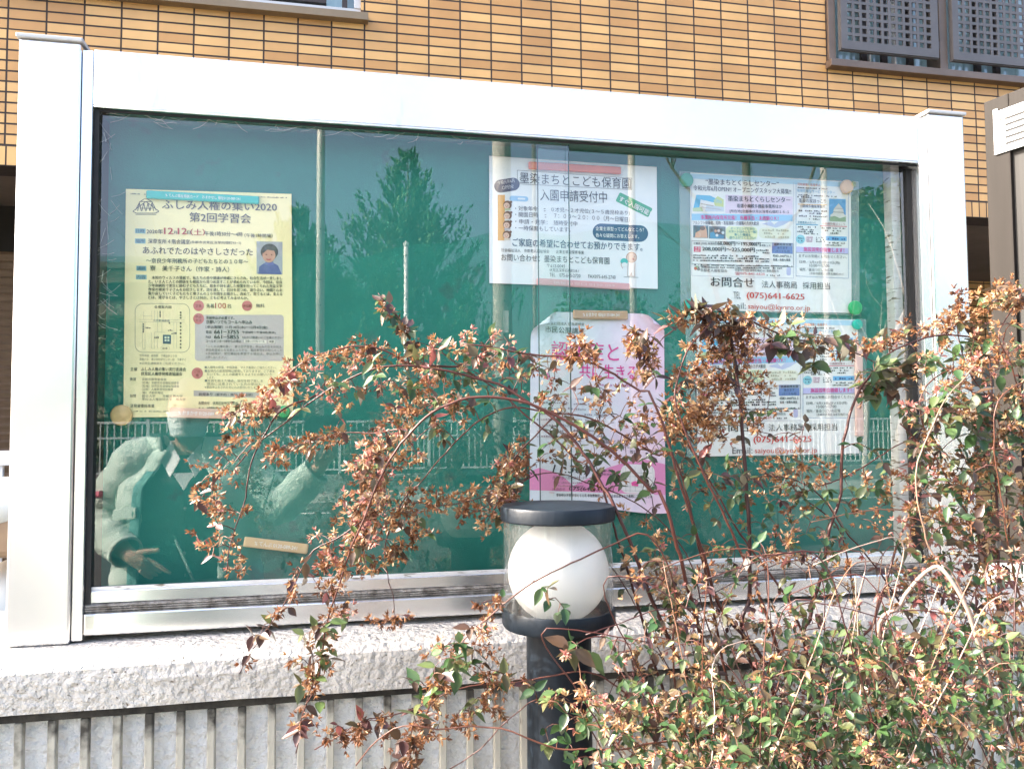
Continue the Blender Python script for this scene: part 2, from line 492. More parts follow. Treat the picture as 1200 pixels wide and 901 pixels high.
for (a, b, y) in ((XS + 0.011, xg1, 0.018), (xg0, XR - 0.013, 0.032)):
    mb = MB(); mb.box(a, b, y, y + 0.005, ZG0 - 0.004, ZG1 - 0.009)
    pane = mb.build('glass_pane', GLASS, nb)
    mb = MB(); mb.box(a - 0.004, b + 0.002, y - 0.007, y + 0.011, 1.2384, ZG0 - 0.006)
    mb.build('sash_rail', ALU, pane, bevel=0.0015)
    mb = MB(); mb.box(a - 0.003, b + 0.001, y - 0.004, y - 0.0005, ZG0 - 0.0068, ZG0 + 0.0005)
    mb.build('glazing_bead', ALU_DIRTY, pane)
    e = (b, b + 0.0012) if y < 0.03 else (a - 0.0012, a)
    mb = MB(); mb.box(e[0], e[1], y, y + 0.005, ZG0 - 0.004, ZG1 - 0.009)
    mb.build('polished_edge', M('glass_edge', (0.015,0.05,0.045), rough=0.2), pane)
# old cobwebs in the upper left corner of the case
mb = MB()
for k in range(46):
    a = Vector((XS + random.uniform(0.004, 0.03), random.uniform(0.012, 0.017), ZG1 - random.uniform(0.005, 0.4) ** 1.0))
    d = Vector((random.uniform(-0.012, 0.03), 0, random.uniform(-0.035, 0.03)))
    mb.tube([a, a + d * 0.5 + Vector((0, 0, -0.002)), a + d], 0.00022, n=3)
for k in range(40):
    a = Vector((XS + random.uniform(0.01, 0.7), random.uniform(0.012, 0.017), ZG1 - random.uniform(0.004, 0.02)))
    d = Vector((random.uniform(-0.05, 0.05), 0, random.uniform(-0.02, 0.012)))
    mb.tube([a, a + d * 0.5 + Vector((0, 0, -0.003)), a + d], 0.00022, n=3)
tag(mb.build('cobweb', M('cobweb_silk', (0.5,0.5,0.48), rough=0.8)), 'dusty cobweb threads along the upper left corner of the noticeboard glass', 'cobweb', kind='stuff')

# ------------------------------------------------------------------ building behind
YW = 4.49
JX, JW, JZ, JH = -1.529, 0.2415, 3.480, 0.0736
def tile_mat(name, x0, w, z0, h, jw):
    m, N, L, P = nt_new(name)
    tc = N.new('ShaderNodeTexCoord')
    sep = N.new('ShaderNodeSeparateXYZ'); L.new(tc.outputs['Object'], sep.inputs[0])
    def math(op, a, b=None):
        n = N.new('ShaderNodeMath'); n.operation = op
        for i, q in enumerate((a, b)):
            if q is None: continue
            if isinstance(q, (int, float)): n.inputs[i].default_value = q
            else: L.new(q, n.inputs[i])
        return n.outputs[0]
    u = math('DIVIDE', math('SUBTRACT', sep.outputs[0], x0), w); v = math('DIVIDE', math('SUBTRACT', sep.outputs[2], z0), h)
    fu, fv = math('FRACT', u), math('FRACT', v)
    iu, iv = math('FLOOR', u), math('FLOOR', v)
    du = math('MULTIPLY', math('MINIMUM', fu, math('SUBTRACT', 1.0, fu)), w)
    dv = math('MULTIPLY', math('MINIMUM', fv, math('SUBTRACT', 1.0, fv)), h)
    dd = math('MINIMUM', du, dv)
    mr = N.new('ShaderNodeMapRange'); L.new(dd, mr.inputs['Value'])
    mr.inputs['From Min'].default_value = jw * 0.42; mr.inputs['From Max'].default_value = jw * 0.55
    cmb = N.new('ShaderNodeCombineXYZ'); L.new(iu, cmb.inputs[0]); L.new(iv, cmb.inputs[1])
    wn = N.new('ShaderNodeTexWhiteNoise'); L.new(cmb.outputs[0], wn.inputs['Vector'])
    cr = N.new('ShaderNodeValToRGB'); e = cr.color_ramp.elements
    e[0].color = (0.52,0.265,0.085,1); e[1].color = (0.74,0.435,0.16,1)
    L.new(wn.outputs['Value'], cr.inputs[0])
    nz = N.new('ShaderNodeTexNoise'); nz.inputs['Scale'].default_value = 25; L.new(tc.outputs['Object'], nz.inputs['Vector'])
    n3 = N.new('ShaderNodeTexNoise'); n3.inputs['Scale'].default_value = 2.2; n3.inputs['Detail'].default_value = 7; L.new(tc.outputs['Object'], n3.inputs['Vector'])
    m3 = N.new('ShaderNodeMapRange'); m3.inputs['From Min'].default_value = 0.3; m3.inputs['From Max'].default_value = 0.7; m3.inputs['To Min'].default_value = 0.84; m3.inputs['To Max'].default_value = 1.08; L.new(n3.outputs['Fac'], m3.inputs['Value'])
    nm = N.new('ShaderNodeVectorMath'); nm.operation = 'SCALE'; L.new(cr.outputs[0], nm.inputs[0]); L.new(m3.outputs[0], nm.inputs['Scale'])
    gr = N.new('ShaderNodeMix'); gr.data_type = 'RGBA'; L.new(nz.outputs['Fac'], gr.inputs['Factor'])
    gr.inputs['A'].default_value = (0.035,0.024,0.02,1); gr.inputs['B'].default_value = (0.06,0.045,0.04,1)
    mx = N.new('ShaderNodeMix'); mx.data_type = 'RGBA'
    L.new(mr.outputs[0], mx.inputs['Factor']); L.new(gr.outputs['Result'], mx.inputs['A']); L.new(nm.outputs['Vector'], mx.inputs['B'])
    L.new(mx.outputs['Result'], P.inputs['Base Color'])
    rr = N.new('ShaderNodeMapRange'); L.new(mr.outputs[0], rr.inputs['Value']); rr.inputs['To Min'].default_value = 0.95; rr.inputs['To Max'].default_value = 0.45
    L.new(rr.outputs[0], P.inputs['Roughness'])
    b = N.new('ShaderNodeBump'); b.inputs['Strength'].default_value = 0.9; b.inputs['Distance'].default_value = 0.006
    ht = N.new('ShaderNodeMix'); ht.data_type = 'FLOAT'; ht.inputs['Factor'].default_value = 0.12
    L.new(mr.outputs[0], ht.inputs['A']); L.new(nz.outputs['Fac'], ht.inputs['B'])
    L.new(ht.outputs['Result'], b.inputs['Height']); L.new(b.outputs[0], P.inputs['Normal'])
    return m
bd = empty('apartment_building', (0, 4.49, 0), 'orange tiled apartment building with brown window frames behind the noticeboard', 'building')
BX0, BX1 = -14.0, 18.0
TILE = tile_mat('orange_tile', JX, JW, JZ, JH, 0.0125)      # object coordinates: x, z of the building root are 0
SOLD = tile_mat('soldier_tile', JX + 0.02, 0.0735, 3.335, 0.139, 0.0105)
WL = (-2.4, 0.135, 4.615, 5.9); WR = (4.03, 6.3, 4.605, 5.9)
mb = MB()
def wallpiece(x0, x1, z0, z1): mb.box(x0, x1, YW, YW + 0.25, z0, z1)
wallpiece(BX0, WL[0], 4.2895, 8.2); wallpiece(WL[1], WR[0], 4.2895, 8.2); wallpiece(WR[1], BX1, 4.2895, 8.2)
for w_ in (WL, WR): wallpiece(w_[0], w_[1], 4.2895, w_[2] - 0.004); wallpiece(w_[0], w_[1], w_[3], 8.2)
mb.box(BX0, BX1, YW - 0.005, YW + 0.25, 3.474, 4.2885)
mb.build('tiled_wall', TILE, bd)
mb = MB(); mb.box(BX0, BX1, YW - 0.007, YW + 0.25, 3.335, 3.4735)
mb.build('soldier_course', SOLD, bd)
mb = MB(); mb.box(BX0, BX1, YW + 0.26, YW + 3.2, 3.36, 3.5)
mb.build('soffit', M('soffit_board', (0.16,0.13,0.105), (0.22,0.18,0.15), scale=3, rough=0.8), bd)
mb = MB(); mb.box(BX0, BX1, YW + 0.255, YW + 7.5, 3.51, 8.22); mb.box(BX0, BX1, YW - 0.03, YW + 7.5, 8.225, 8.4)
mb.build('upper_body', M('upper_render', (0.10,0.09,0.08), rough=0.9), bd)
SLAT = M('brown_slat', (0.13,0.075,0.04), (0.20,0.125,0.07), scale=6, rough=0.55, stretch=(1,1,8))
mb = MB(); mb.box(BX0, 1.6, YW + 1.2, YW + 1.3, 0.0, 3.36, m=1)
z = 0.1
while z < 3.0:
    mb.obox((-6.2, YW + 1.185, z), (7.8, 0, 0), (0, 0.006, 0.012), (0, -0.006, 0.028)); z += 0.066
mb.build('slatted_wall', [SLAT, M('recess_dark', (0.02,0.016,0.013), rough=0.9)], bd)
mb = MB(); mb.box(1.6, BX1, YW + 2.9, YW + 3.1, 2.55, 3.36); 
mb.build('inner_lintel', TILE, bd)
mb = MB(); mb.box(1.6, BX1, YW + 2.9, YW + 3.1, 0, 1.1)
mb.build('inner_sill_wall', TILE, bd)
fr_ = MB(); gl_ = MB()
for k in range(9):
    x = 1.6 + 1.8 * k
    fr_.box(x, x + 0.09, YW + 2.93, YW + 3.03, 1.1, 2.55)
    fr_.box(x + 0.09, x + 1.8, YW + 2.93, YW + 3.03, 2.40, 2.548); fr_.box(x + 0.09, x + 1.8, YW + 2.94, YW + 3.02, 1.92, 2.0)
    gl_.box(x + 0.09, x + 1.8, YW + 2.97, YW + 2.98, 1.1, 2.4)
f_ = fr_.build('entrance_window', M('white_sash', (0.72,0.72,0.70), rough=0.4), bd)
gl_.build('pane', PANE, f_)
mb = MB(); mb.box(1.6, BX1, YW + 6.2, YW + 6.3, 0, 3.36)
mb.build('inner_room_wall', M('dim_room', (0.16,0.15,0.14), rough=0.9), bd)
for x in (-3.6, 2.0, 7.5):
    mb = MB(); mb.box(x, x + 0.5, YW + 0.02, YW + 0.5, 0, 3.335)
    mb.build('column', TILE, bd)
BROWN = M('brown_aluminium', (0.135,0.095,0.07), (0.17,0.12,0.09), scale=5, rough=0.42, metal=0.35)
GREYAL = M('pale_grey_sash', (0.50,0.50,0.49), (0.57,0.57,0.56), scale=4, rough=0.4, metal=0.2)
CURT = M('pale_curtain', (0.66,0.76,0.78), (0.84,0.88,0.88), scale=2, rough=0.9, stretch=(14,1,0.2))
DARKSASH = M('dark_sash', (0.045,0.032,0.027), rough=0.4, metal=0.3)
# left window
wn = MB(); wn.box(WL[0], WL[1] + 0.0, YW + 0.03, YW + 0.16, WL[2] - 0.002, WL[2] + 0.07); wn.box(WL[1] - 0.05, WL[1], YW + 0.025, YW + 0.17, WL[2] + 0.07, WL[3]); wn.box(WL[0], WL[0] + 0.05, YW + 0.025, YW + 0.17, WL[2] + 0.07, WL[3])
w1 = wn.build('window', GREYAL, bd, bevel=0.003)
mb = MB(); mb.box(WL[0] - 0.06, 0.187, YW - 0.075, YW + 0.04, 4.556, 4.613)
mb.build('sill', M('bronze_sill', (0.20,0.145,0.085), (0.25,0.185,0.115), scale=4, rough=0.45, metal=0.3), w1, bevel=0.003)
mb = MB(); mb.box(-0.005, 0.035, YW + 0.045, YW + 0.12, WL[2] + 0.07, WL[3]); mb.box(-2.3, -0.12, YW + 0.06, YW + 0.11, WL[2] + 0.105, WL[2] + 0.185); mb.box(-0.20, -0.12, YW + 0.06, YW + 0.11, WL[2] + 0.185, WL[3]); mb.box(-1.3, -1.22, YW + 0.06, YW + 0.11, WL[2] + 0.185, WL[3])
mb.build('sash', DARKSASH, w1, bevel=0.002)
mb = MB(); mb.box(-2.34, 0.09, YW + 0.10, YW + 0.105, WL[2] + 0.07, WL[3])
mb.build('pane', PANE, w1)
mb = MB(); mb.box(-2.34, 0.09, YW + 0.15, YW + 0.16, WL[2] + 0.07, WL[3])
mb.build('curtain', CURT, w1)
# right window with perforated screens
wn = MB(); wn.box(WR[0], WR[1], YW - 0.03, YW + 0.16, WR[3] - 0.07, WR[3] - 0.001)
w2 = wn.build('window', BROWN, bd, bevel=0.003)
for xa_, xb_ in ((WR[0], WR[0] + 0.066), (5.112, 5.190), (WR[1] - 0.066, WR[1])):
    mb = MB(); mb.box(xa_, xb_, YW - 0.028, YW + 0.15, WR[2] - 0.002, WR[3] - 0.071)
    mb.build('jamb', BROWN, w2, bevel=0.003)
mb = MB(); mb.box(4.010, WR[1] + 0.02, YW - 0.085, YW + 0.04, 4.541, 4.6025)
mb.build('sill', BROWN, w2, bevel=0.004)
mb = MB()
for x in (4.40, 4.60, 4.86, 5.55, 5.75): mb.box(x, x + 0.05, YW + 0.05, YW + 0.09, WR[2], WR[3])
mb.build('sash', DARKSASH, w2)
mb = MB()
for x in (4.10, 4.47, 4.72): mb.box(x, x + 0.012, YW + 0.045, YW + 0.095, WR[2], WR[3])
mb.build('white_jamb', M('white_jamb', (0.78,0.78,0.77), rough=0.5), w2)
mb = MB(); mb.box(WR[0] + 0.066, WR[1] - 0.066, YW + 0.10, YW + 0.105, WR[2], WR[3])
mb.build('pane', PANE, w2)
mb = MB()
n = 90
rings = []
for z in (WR[2] - 0.05, WR[3]):
    rings.append([(WR[0] + (WR[1] - WR[0]) * k / n, YW + 0.145 + 0.012 * math.sin(k * 1.4) + 0.006 * math.sin(k * 0.43), z) for k in range(n + 1)])
mb.loft(rings, close=False)
mb.build('curtain', CURT, w2, smooth=True)
SCREEN = M('grey_screen_paint', (0.10,0.092,0.09), (0.125,0.115,0.112), scale=6, rough=0.5, metal=0.2)
for (x0, x1) in ((4.117, 5.062), (5.206, 6.16)):
    mb = MB(); z0, z1 = 4.698, 5.66; y0, y1 = YW - 0.075, YW - 0.063
    px0, pz0, st, hole = x0 + 0.062, z0 + 0.075, 0.0695, 0.044
    nx = int((x1 - x0 - 0.10) / st); nz = int((z1 - z0 - 0.12) / st)
    xe, ze = px0 + nx * st, pz0 + nz * st
    mb.box(x0, px0, y0, y1, z0, z1); mb.box(xe - (st - hole), x1, y0, y1, z0, z1)
    mb.box(px0, xe - (st - hole), y0, y1, z0, pz0); mb.box(px0, xe - (st - hole), y0, y1, ze - (st - hole), z1)
    for i in range(nx - 1): mb.box(px0 + i * st + hole, px0 + (i + 1) * st, y0, y1, pz0, ze - (st - hole))
    for i in range(nx):
        for k in range(nz - 1): mb.box(px0 + i * st, px0 + i * st + hole, y0 + 0.0004, y1 - 0.0004, pz0 + k * st + hole, pz0 + (k + 1) * st)
    mb.box(x0 - 0.002, x1 + 0.002, y1 + 0.0003, y1 + 0.03, z0 - 0.008, z0 + 0.02); mb.box(x1 - 0.02, x1 + 0.0025, y1 + 0.0006, y1 + 0.03, z0 + 0.02, z1); mb.box(x0 - 0.0025, x0 + 0.02, y1 + 0.0006, y1 + 0.03, z0 + 0.02, z1)
    sc = mb.build('perforated_screen', SCREEN, w2)
    for zz in (z0 + 0.12, z0 + 0.7):
        mb = MB(); mb.tube([(x1 + 0.012, y1 + 0.012, zz - 0.035), (x1 + 0.012, y1 + 0.012, zz + 0.035)], 0.012, n=8)
        mb.build('hinge', DARKSASH, w2)
# white guard rail in front of the slatted wall
gr_ = empty('guard_rail', (-3.2, 4.0, 0), 'white metal guard rail standing before the brown slatted wall, far left', 'railing')
WHITE = M('white_paint', (0.74,0.74,0.73), (0.80,0.80,0.79), scale=6, rough=0.5)
zt = pix(8, 528, 4.0).z
mb = MB(); mb.box(-7, -1.75, 3.97, 4.03, zt - 0.09, zt)
mb.build('top_rail', WHITE, gr_, bevel=0.004)
mb = MB(); mb.box(-7, -1.75, 3.98, 4.02, 0.18, 0.24)
mb.build('bottom_rail', WHITE, gr_)
for k in range(36):
    x = -6.95 + k * 0.148
    mb = MB(); mb.box(x, x + 0.03, 3.985, 4.015, 0.0 if k % 9 == 0 else 0.24, zt - 0.09)
    mb.build('upright', WHITE, gr_)

# ------------------------------------------------------------------ steel cabinet on the right
cd0 = pix(1152, 120, 0.42)
dv = Vector((math.sin(R(-12.4)), math.cos(R(-12.4)), 0)); nv = Vector((-dv.y, dv.x, 0))      # face runs along dv, looks along nv (towards -x)
cb = empty('steel_cabinet', (cd0.x, 0.42, 0), 'tall brushed steel cabinet with a white louvred vent plate at the right edge', 'cabinet')
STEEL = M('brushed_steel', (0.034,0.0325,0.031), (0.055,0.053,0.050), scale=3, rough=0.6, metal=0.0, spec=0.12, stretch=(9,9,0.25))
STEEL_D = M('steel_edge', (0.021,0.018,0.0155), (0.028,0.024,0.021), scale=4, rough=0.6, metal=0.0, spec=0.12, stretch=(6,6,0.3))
f0 = Vector((cd0.x, 0.42, 0)); top = cd0.z
def cbx(mb, a, b, z0, z1, d0, d1, m=0):
    """a,b metres from the far edge towards the viewer; d0,d1 metres out of the face"""
    c = f0 - dv * (a + b) / 2 + nv * (d0 + d1) / 2; c.z = (z0 + z1) / 2
    mb.obox(c, dv * (b - a) / 2, nv * (d1 - d0) / 2, Vector((0, 0, (z1 - z0) / 2)), m)
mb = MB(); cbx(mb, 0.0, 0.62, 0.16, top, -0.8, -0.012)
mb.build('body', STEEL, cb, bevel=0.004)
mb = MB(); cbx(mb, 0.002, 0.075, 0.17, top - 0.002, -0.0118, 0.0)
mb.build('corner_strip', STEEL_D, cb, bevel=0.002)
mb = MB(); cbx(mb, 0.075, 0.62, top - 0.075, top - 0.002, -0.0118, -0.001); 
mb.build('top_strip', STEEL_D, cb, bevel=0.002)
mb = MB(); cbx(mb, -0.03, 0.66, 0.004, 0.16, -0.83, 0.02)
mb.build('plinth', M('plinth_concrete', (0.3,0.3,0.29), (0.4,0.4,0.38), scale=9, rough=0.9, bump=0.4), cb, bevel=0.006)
# vent plate: measure its place on the face from the photograph
def face_at(x, y):
    v = _fw * FPX + _r * (x - 600) - _u * (y - 450.5)
    t = (f0 - CAM_LOC).dot(nv) / v.dot(nv)
    p = CAM_LOC + v * t
    return -(p - f0).dot(dv), p.z
va, vz1 = face_at(1165, 133); _, vz0 = face_at(1168, 182)
mb = MB(); cbx(mb, va, va + 0.30, vz0, vz1, 0.0004, 0.006)
vp = mb.build('vent_plate', WHITE, cb, bevel=0.0015)
mb = MB()
for k in range(5):
    z = vz1 - (vz1 - vz0) * (0.24 + 0.145 * k)
    cbx(mb, va + 0.035, va + 0.265, z - 0.0035, z + 0.0035, 0.0062, 0.0068)
mb.build('louvre_slot', RUBBER, vp)
mb = MB()
for a in (va + 0.022, va + 0.278):
    for z in (vz0 + 0.022, vz1 - 0.022): cbx(mb, a - 0.006, a + 0.006, z - 0.006, z + 0.006, 0.0062, 0.0095)
mb.build('screw', M('screw_steel', (0.25,0.25,0.25), rough=0.35, metal=0.8), vp, bevel=0.002)
mb = MB(); cbx(mb, 0.03, 0.045, top - 0.05, top - 0.035, 0.0002, 0.004)
mb.build('rivet', M('rivet_steel', (0.55,0.53,0.5), rough=0.3, metal=0.8), cb, bevel=0.002)

# ------------------------------------------------------------------ bollard lamp
LY = -0.40
lc = pix(654, 660, LY); S = (pix(718, 660, LY) - pix(590, 660, LY)).length / 128.0
def lz(y): return pix(654, y, LY).z
LX = lc.x
lp = empty('bollard_lamp', (LX, LY, 0.16), 'dark blue bollard lamp with a white globe in a clear cylinder, before the noticeboard', 'lamp')
NAVY = M('dark_navy_paint', (0.003,0.007,0.012), (0.007,0.012,0.019), scale=9, rough=0.46, spec=0.3, spots=(0.03,0.037,0.045), spot_scale=16, spot_at=0.68, stretch=(1,1,0.25), bump=0.08, bscale=120)
rc = 64 * S; zc0 = lz(722)
mb = MB(); rp = 36.5 * S
mb.lathe([(rp * 1.35, 0.15), (rp * 1.35, 0.172), (rp, 0.185), (rp, zc0 - 0.02), (rp * 0.98, zc0 - 0.008)], (LX, LY, 0), 48)
mb.build('pole', NAVY, lp, smooth=True).modifiers.new('edges', 'EDGE_SPLIT')
mb = MB(); mb.lathe([(rp * 1.02, zc0 - 0.016), (rc * 0.97, zc0 - 0.012), (rc, zc0 - 0.007), (rc, zc0 + 0.011), (rc * 0.985, zc0 + 0.014), (rc * 0.93, zc0 + 0.014), (rc * 0.93, zc0 - 0.002), (rc * 0.5, zc0 - 0.002)], (LX, LY, 0), 56)
mb.build('base_ring', NAVY, lp, smooth=True).modifiers.new('edges', 'EDGE_SPLIT')
zt0 = lz(599)
mb = MB(); mb.lathe([(rc * 1.0, zt0 - 0.012), (rc * 1.015, zt0 - 0.010), (rc * 1.015, zt0 + 0.005), (rc * 0.99, zt0 + 0.009), (rc * 0.6, zt0 + 0.0115), (0.001, zt0 + 0.012)], (LX, LY, 0), 56)
mb.build('cap', NAVY, lp, smooth=True).modifiers.new('edges', 'EDGE_SPLIT')
mb = MB(); mb.lathe([(rc * 0.965, zc0 + 0.0), (rc * 0.965, zt0 - 0.0122)], (LX, LY, 0), 56, cap=False)
mb.lathe([(rc * 0.94, zt0 - 0.0122), (rc * 0.94, zc0 + 0.0)], (LX, LY, 0), 56, cap=False)
mb.build('clear_cylinder', CLEAR, lp, smooth=True)
rg = 57 * S; zg = lz(669)
OPAL, _N, _L, _P = nt_new('opal_globe')
_P.inputs['Base Color'].default_value = (0.90,0.90,0.89,1); _P.inputs['Roughness'].default_value = 0.22
_tl = _N.new('ShaderNodeBsdfTranslucent'); _tl.inputs[0].default_value = (0.95,0.95,0.94,1); _mx = _N.new('ShaderNodeMixShader'); _mx.inputs[0].default_value = 0.42
_L.new(_P.outputs[0], _mx.inputs[1]); _L.new(_tl.outputs[0], _mx.inputs[2]); _L.new(_mx.outputs[0], _N['Material Output'].inputs[0])
prof = []
for k in range(33):
    a = R(-68 + (90 + 68) * k / 32)
    prof.append((max(rg * math.cos(a), 0.0005), rg * math.sin(a)))
prof = [(rg * 0.75, -rg * 0.975), (rg * 0.73, -rg * 0.95), (rg * 0.70, -rg * 0.935)] + prof
prof[3] = (rg * math.cos(R(-66)), rg * math.sin(R(-66)))
mb = MB(); mb.lathe(prof, (LX, LY, zg), 64, cap=True)
mb.build('globe', OPAL, lp, smooth=True)

# ------------------------------------------------------------------ scooter parked at the far left, seen past the post
sx = pix(-9, 700, 2.4).x
st = empty('motor_scooter', (sx, 2.4, 0), 'white delivery scooter with a tan box parked behind the left post', 'scooter')
WPL = M('white_body_plastic', (0.74,0.71,0.62), rough=0.3); TAN = M('tan_box', (0.30,0.19,0.11), (0.36,0.24,0.14), scale=8, rough=0.5)
def ell(mb, c, rx, ry, rz, n=20, m=0):
    rings = []
    for k in range(1, 12):
        a = -math.pi/2 + math.pi * k / 12
        rings.append([(c[0] + rx * math.cos(a) * math.cos(2*math.pi*j/n), c[1] + ry * math.cos(a) * math.sin(2*math.pi*j/n), c[2] + rz * math.sin(a)) for j in range(n)])
    mb.loft(rings, m)
mb = MB(); ell(mb, (sx, 2.75, 0.72), 0.21, 0.48, 0.22)
mb.build('rear_body', WPL, st, smooth=True)
mb = MB(); ell(mb, (sx, 3.45, 0.72), 0.22, 0.10, 0.42); ell(mb, (sx, 3.35, 0.36), 0.16, 0.42, 0.07)
mb.build('leg_shield', WPL, st, smooth=True)
mb = MB(); mb.box(sx - 0.20, sx + 0.20, 2.36, 2.78, 0.985, 1.18)
bx = mb.build('carrier_box', TAN, st, bevel=0.03, seg=3)
mb = MB(); ell(mb, (sx, 2.57, 1.19), 0.215, 0.235, 0.14)
mb.build('lid', WPL, bx, smooth=True)
mb = MB(); ell(mb, (sx, 3.0, 0.95), 0.15, 0.30, 0.07)
mb.build('seat', RUBBER, st, smooth=True)
for y in (2.62, 3.66):
    mb = MB(); rings = []
    for k in range(25):
        a = 2*math.pi*k/24
        rings.append([(sx + 0.045*math.cos(b), y + (0.2 + 0.05*math.sin(b))*math.cos(a), 0.254 + (0.2 + 0.05*math.sin(b))*math.sin(a)) for b in [2*math.pi*j/10 for j in range(10)]])
    mb.loft(rings, cap=False)
    w_ = mb.build('wheel', RUBBER, st, smooth=True)
    mb = MB(); mb.tube([(sx - 0.03, y, 0.254), (sx + 0.03, y, 0.254)], 0.14, n=24)
    mb.build('rim', M('grey_rim', (0.4,0.4,0.4), rough=0.4, metal=0.7), w_)
mb = MB(); mb.tube([(sx, 3.66, 0.25), (sx, 3.5, 0.9), (sx, 3.42, 1.05)], 0.03); mb.tube([(sx - 0.33, 3.36, 1.08), (sx, 3.44, 1.04), (sx + 0.33, 3.36, 1.08)], 0.014)
mb.build('handlebar', RUBBER, st)
mb = MB(); ell(mb, (sx, 2.33, 0.70), 0.15, 0.06, 0.065)
mb.build('tail_light', M('red_lens', (0.35,0.012,0.01), rough=0.15), st, smooth=True)
mb = MB(); mb.box(sx - 0.115, sx + 0.115, 2.30, 2.304, 0.48, 0.585)
pl = mb.build('number_plate', WHITE, st)
mb = MB(); mb.box(sx + 0.02, sx + 0.10, 2.2975, 2.2995, 0.535, 0.575, 0); mb.box(sx + 0.03, sx + 0.105, 2.2975, 2.2995, 0.49, 0.525, 1)
mb.build('plate_marks', [ink((0.75,0.6,0.05)), ink((0.05,0.08,0.35))], pl)
mb = MB(); mb.box(sx - 0.09, sx + 0.09, 2.31, 2.36, 0.40, 0.66)
mb.build('mudguard', RUBBER, st, bevel=0.01)
# ================================================================== papers behind the glass
GREY, DK, BLK, WHT, RED = (0.10,0.095,0.10), (0.035,0.035,0.04), (0.015,0.015,0.018), (0.80,0.82,0.80), (0.42,0.05,0.03)
def paper_mat(name, c, c2=None, scale=6): return M(name, c, c2 or tuple(x*0.96 for x in c), scale=scale, rough=0.75, spec=0.2)

# ---- yellow event poster
P0 = pix(245, 490, YP)
ev = empty('event_poster', (P0.x, 0.072, P0.z), 'pale yellow event poster with grey title and small portrait on the green board', 'poster')
sheet_px('paper_sheet', [(147.5,221.5), (341.5,227.5), (343.5,487), (144.5,489)], paper_mat('yellow_paper', (0.89,0.80,0.43), (0.86,0.775,0.44), 9), ev)
pf = Print(ev)
BL = (0.22,0.44,0.47); ROSE = (0.55,0.17,0.16); MAU = (0.52,0.47,0.43)
for q in ((158.4,268,170.6,273.6), (158.2,279.7,170.6,285.4), (159.8,311.6,171.5,317.4), (159.3,322,171.9,327.5)): pf.rect(*q, BL, sl=0.02)
pf.rounded(280.5, 396, 104, 54, 4, 0.0, MAU)
pf.rect(286, 398, 312.4, 401.8, (0.74,0.70,0.58), 2); pf.rect(314.5, 398.3, 322, 402, (0.70,0.66,0.55), 2)
pf.rect(227, 457.5, 320, 464, (0.50,0.46,0.38))
for q in ((232.8,358.4,6.3), (289.6,358.4,6.0), (232.8,373.6,6.4), (231.2,437.3,6.6)): pf.disc(*q, ROSE, 2)
pf.build('colour_printing')
tx = Print(ev)
tx.text('ふしみ人権の集い2020', 190.2,245.3, 324.6,248.3, 11, GREY, 0.016)
tx.text('第2回学習会', 222.3,260.2, 294,262, 11.2, GREY, 0.016)
tx.text('2020年', 172,274.2, 191,274.6, 5.6, DK); tx.text('12', 192.5,274.6, 203,274.8, 7.4, RED, 0.03); tx.text('月', 203.6,274.8, 207.4,274.9, 4, DK)
tx.text('12', 208.6,274.8, 219,275, 7.4, RED, 0.03); tx.text('日', 219.7,275, 223.4,275, 4, DK); tx.text('（土）', 223.5,276, 240,276.4, 7.6, RED, 0.02)
tx.text('午後1時30分〜4時', 240,276.6, 284.4,277.6, 5.4, DK); tx.text('（午後1時開場）', 286.6,278.4, 319.4,279, 4.6, DK)
for s_, q in (('日時',(159.6,273,169.4,273.1)), ('場所',(159.4,284.8,169.4,284.9)), ('講師',(161,316.8,170.3,316.9)), ('内容',(160.5,327,170.7,327.1))): tx.text(s_, *q, 4.4, (0.05,0.13,0.18))
tx.text('深草支所４階会議室', 173.8,285.6, 222.6,286.6, 5.6, DK); tx.text('(京都市伏見区深草向畑町93−1)', 223,286.2, 282.6,287, 3.8, DK)
tx.text('あふれでたのはやさしさだった', 167.6,297.6, 296.3,299.8, 8.2, BLK, 0.012)
tx.text('〜奈良少年刑務所の子どもたちとの１０年〜', 171.5,308.4, 290.9,309.8, 5.8, DK, 0.015)
tx.text('寮　美千子さん（作家・詩人）', 175.9,317.6, 268.6,319.2, 6.4, DK, 0.012)
for i, (s_, xe) in enumerate((('　未知のウィルスの蔓延で、私たちの命や健康が脅威にさらされ、社会生活が一変しまし',330.8), ('た。いま人と人との関係をも根底から見つめ直すことが求められている中、今回は、奈良',330.8),
    ('少年刑務所で更生に励む子どもたちに、絵本や詩を通した授業を行ってこられた児童文学',330.8), ('作家の寮美千子さんをお招きします。詩を通して、自分を見つめ、語り合い、仲間と心を',330.8),
    ('取り戻していく子どもたちと寮さんの１０年間をお聞きし、改めて、育てるとは、支える',330.8), ('とは、見守るとは、やさしさとは何か、ともに考えてみませんか。',291))):
    tx.text(s_, 174 + (4 if i == 0 else 0),327.4+4.62*i, xe,328.2+4.62*i, 3.9, DK, 0.02)
tx.specks(153,228, 172,228.6, 1.3, GREY); tx.specks(303,231.6, 336,232.8, 1.3, GREY)
tx.text('定員', 229.4,360.4, 236.2,360.4, 3.6, (0.22,0.03,0.03)); tx.text('参加費', 285,360.2, 294.2,360.2, 3.2, (0.22,0.03,0.03)); tx.text('申込', 229.4,372.8, 236.2,372.8, 3.4, (0.22,0.03,0.03)); tx.text('方法', 229.4,377.4, 236.2,377.4, 3.4, (0.22,0.03,0.03)); tx.text('ご注', 227.8,436.6, 234.6,436.6, 3.4, (0.22,0.03,0.03)); tx.text('意', 229.4,441.4, 233,441.4, 3.4, (0.22,0.03,0.03))
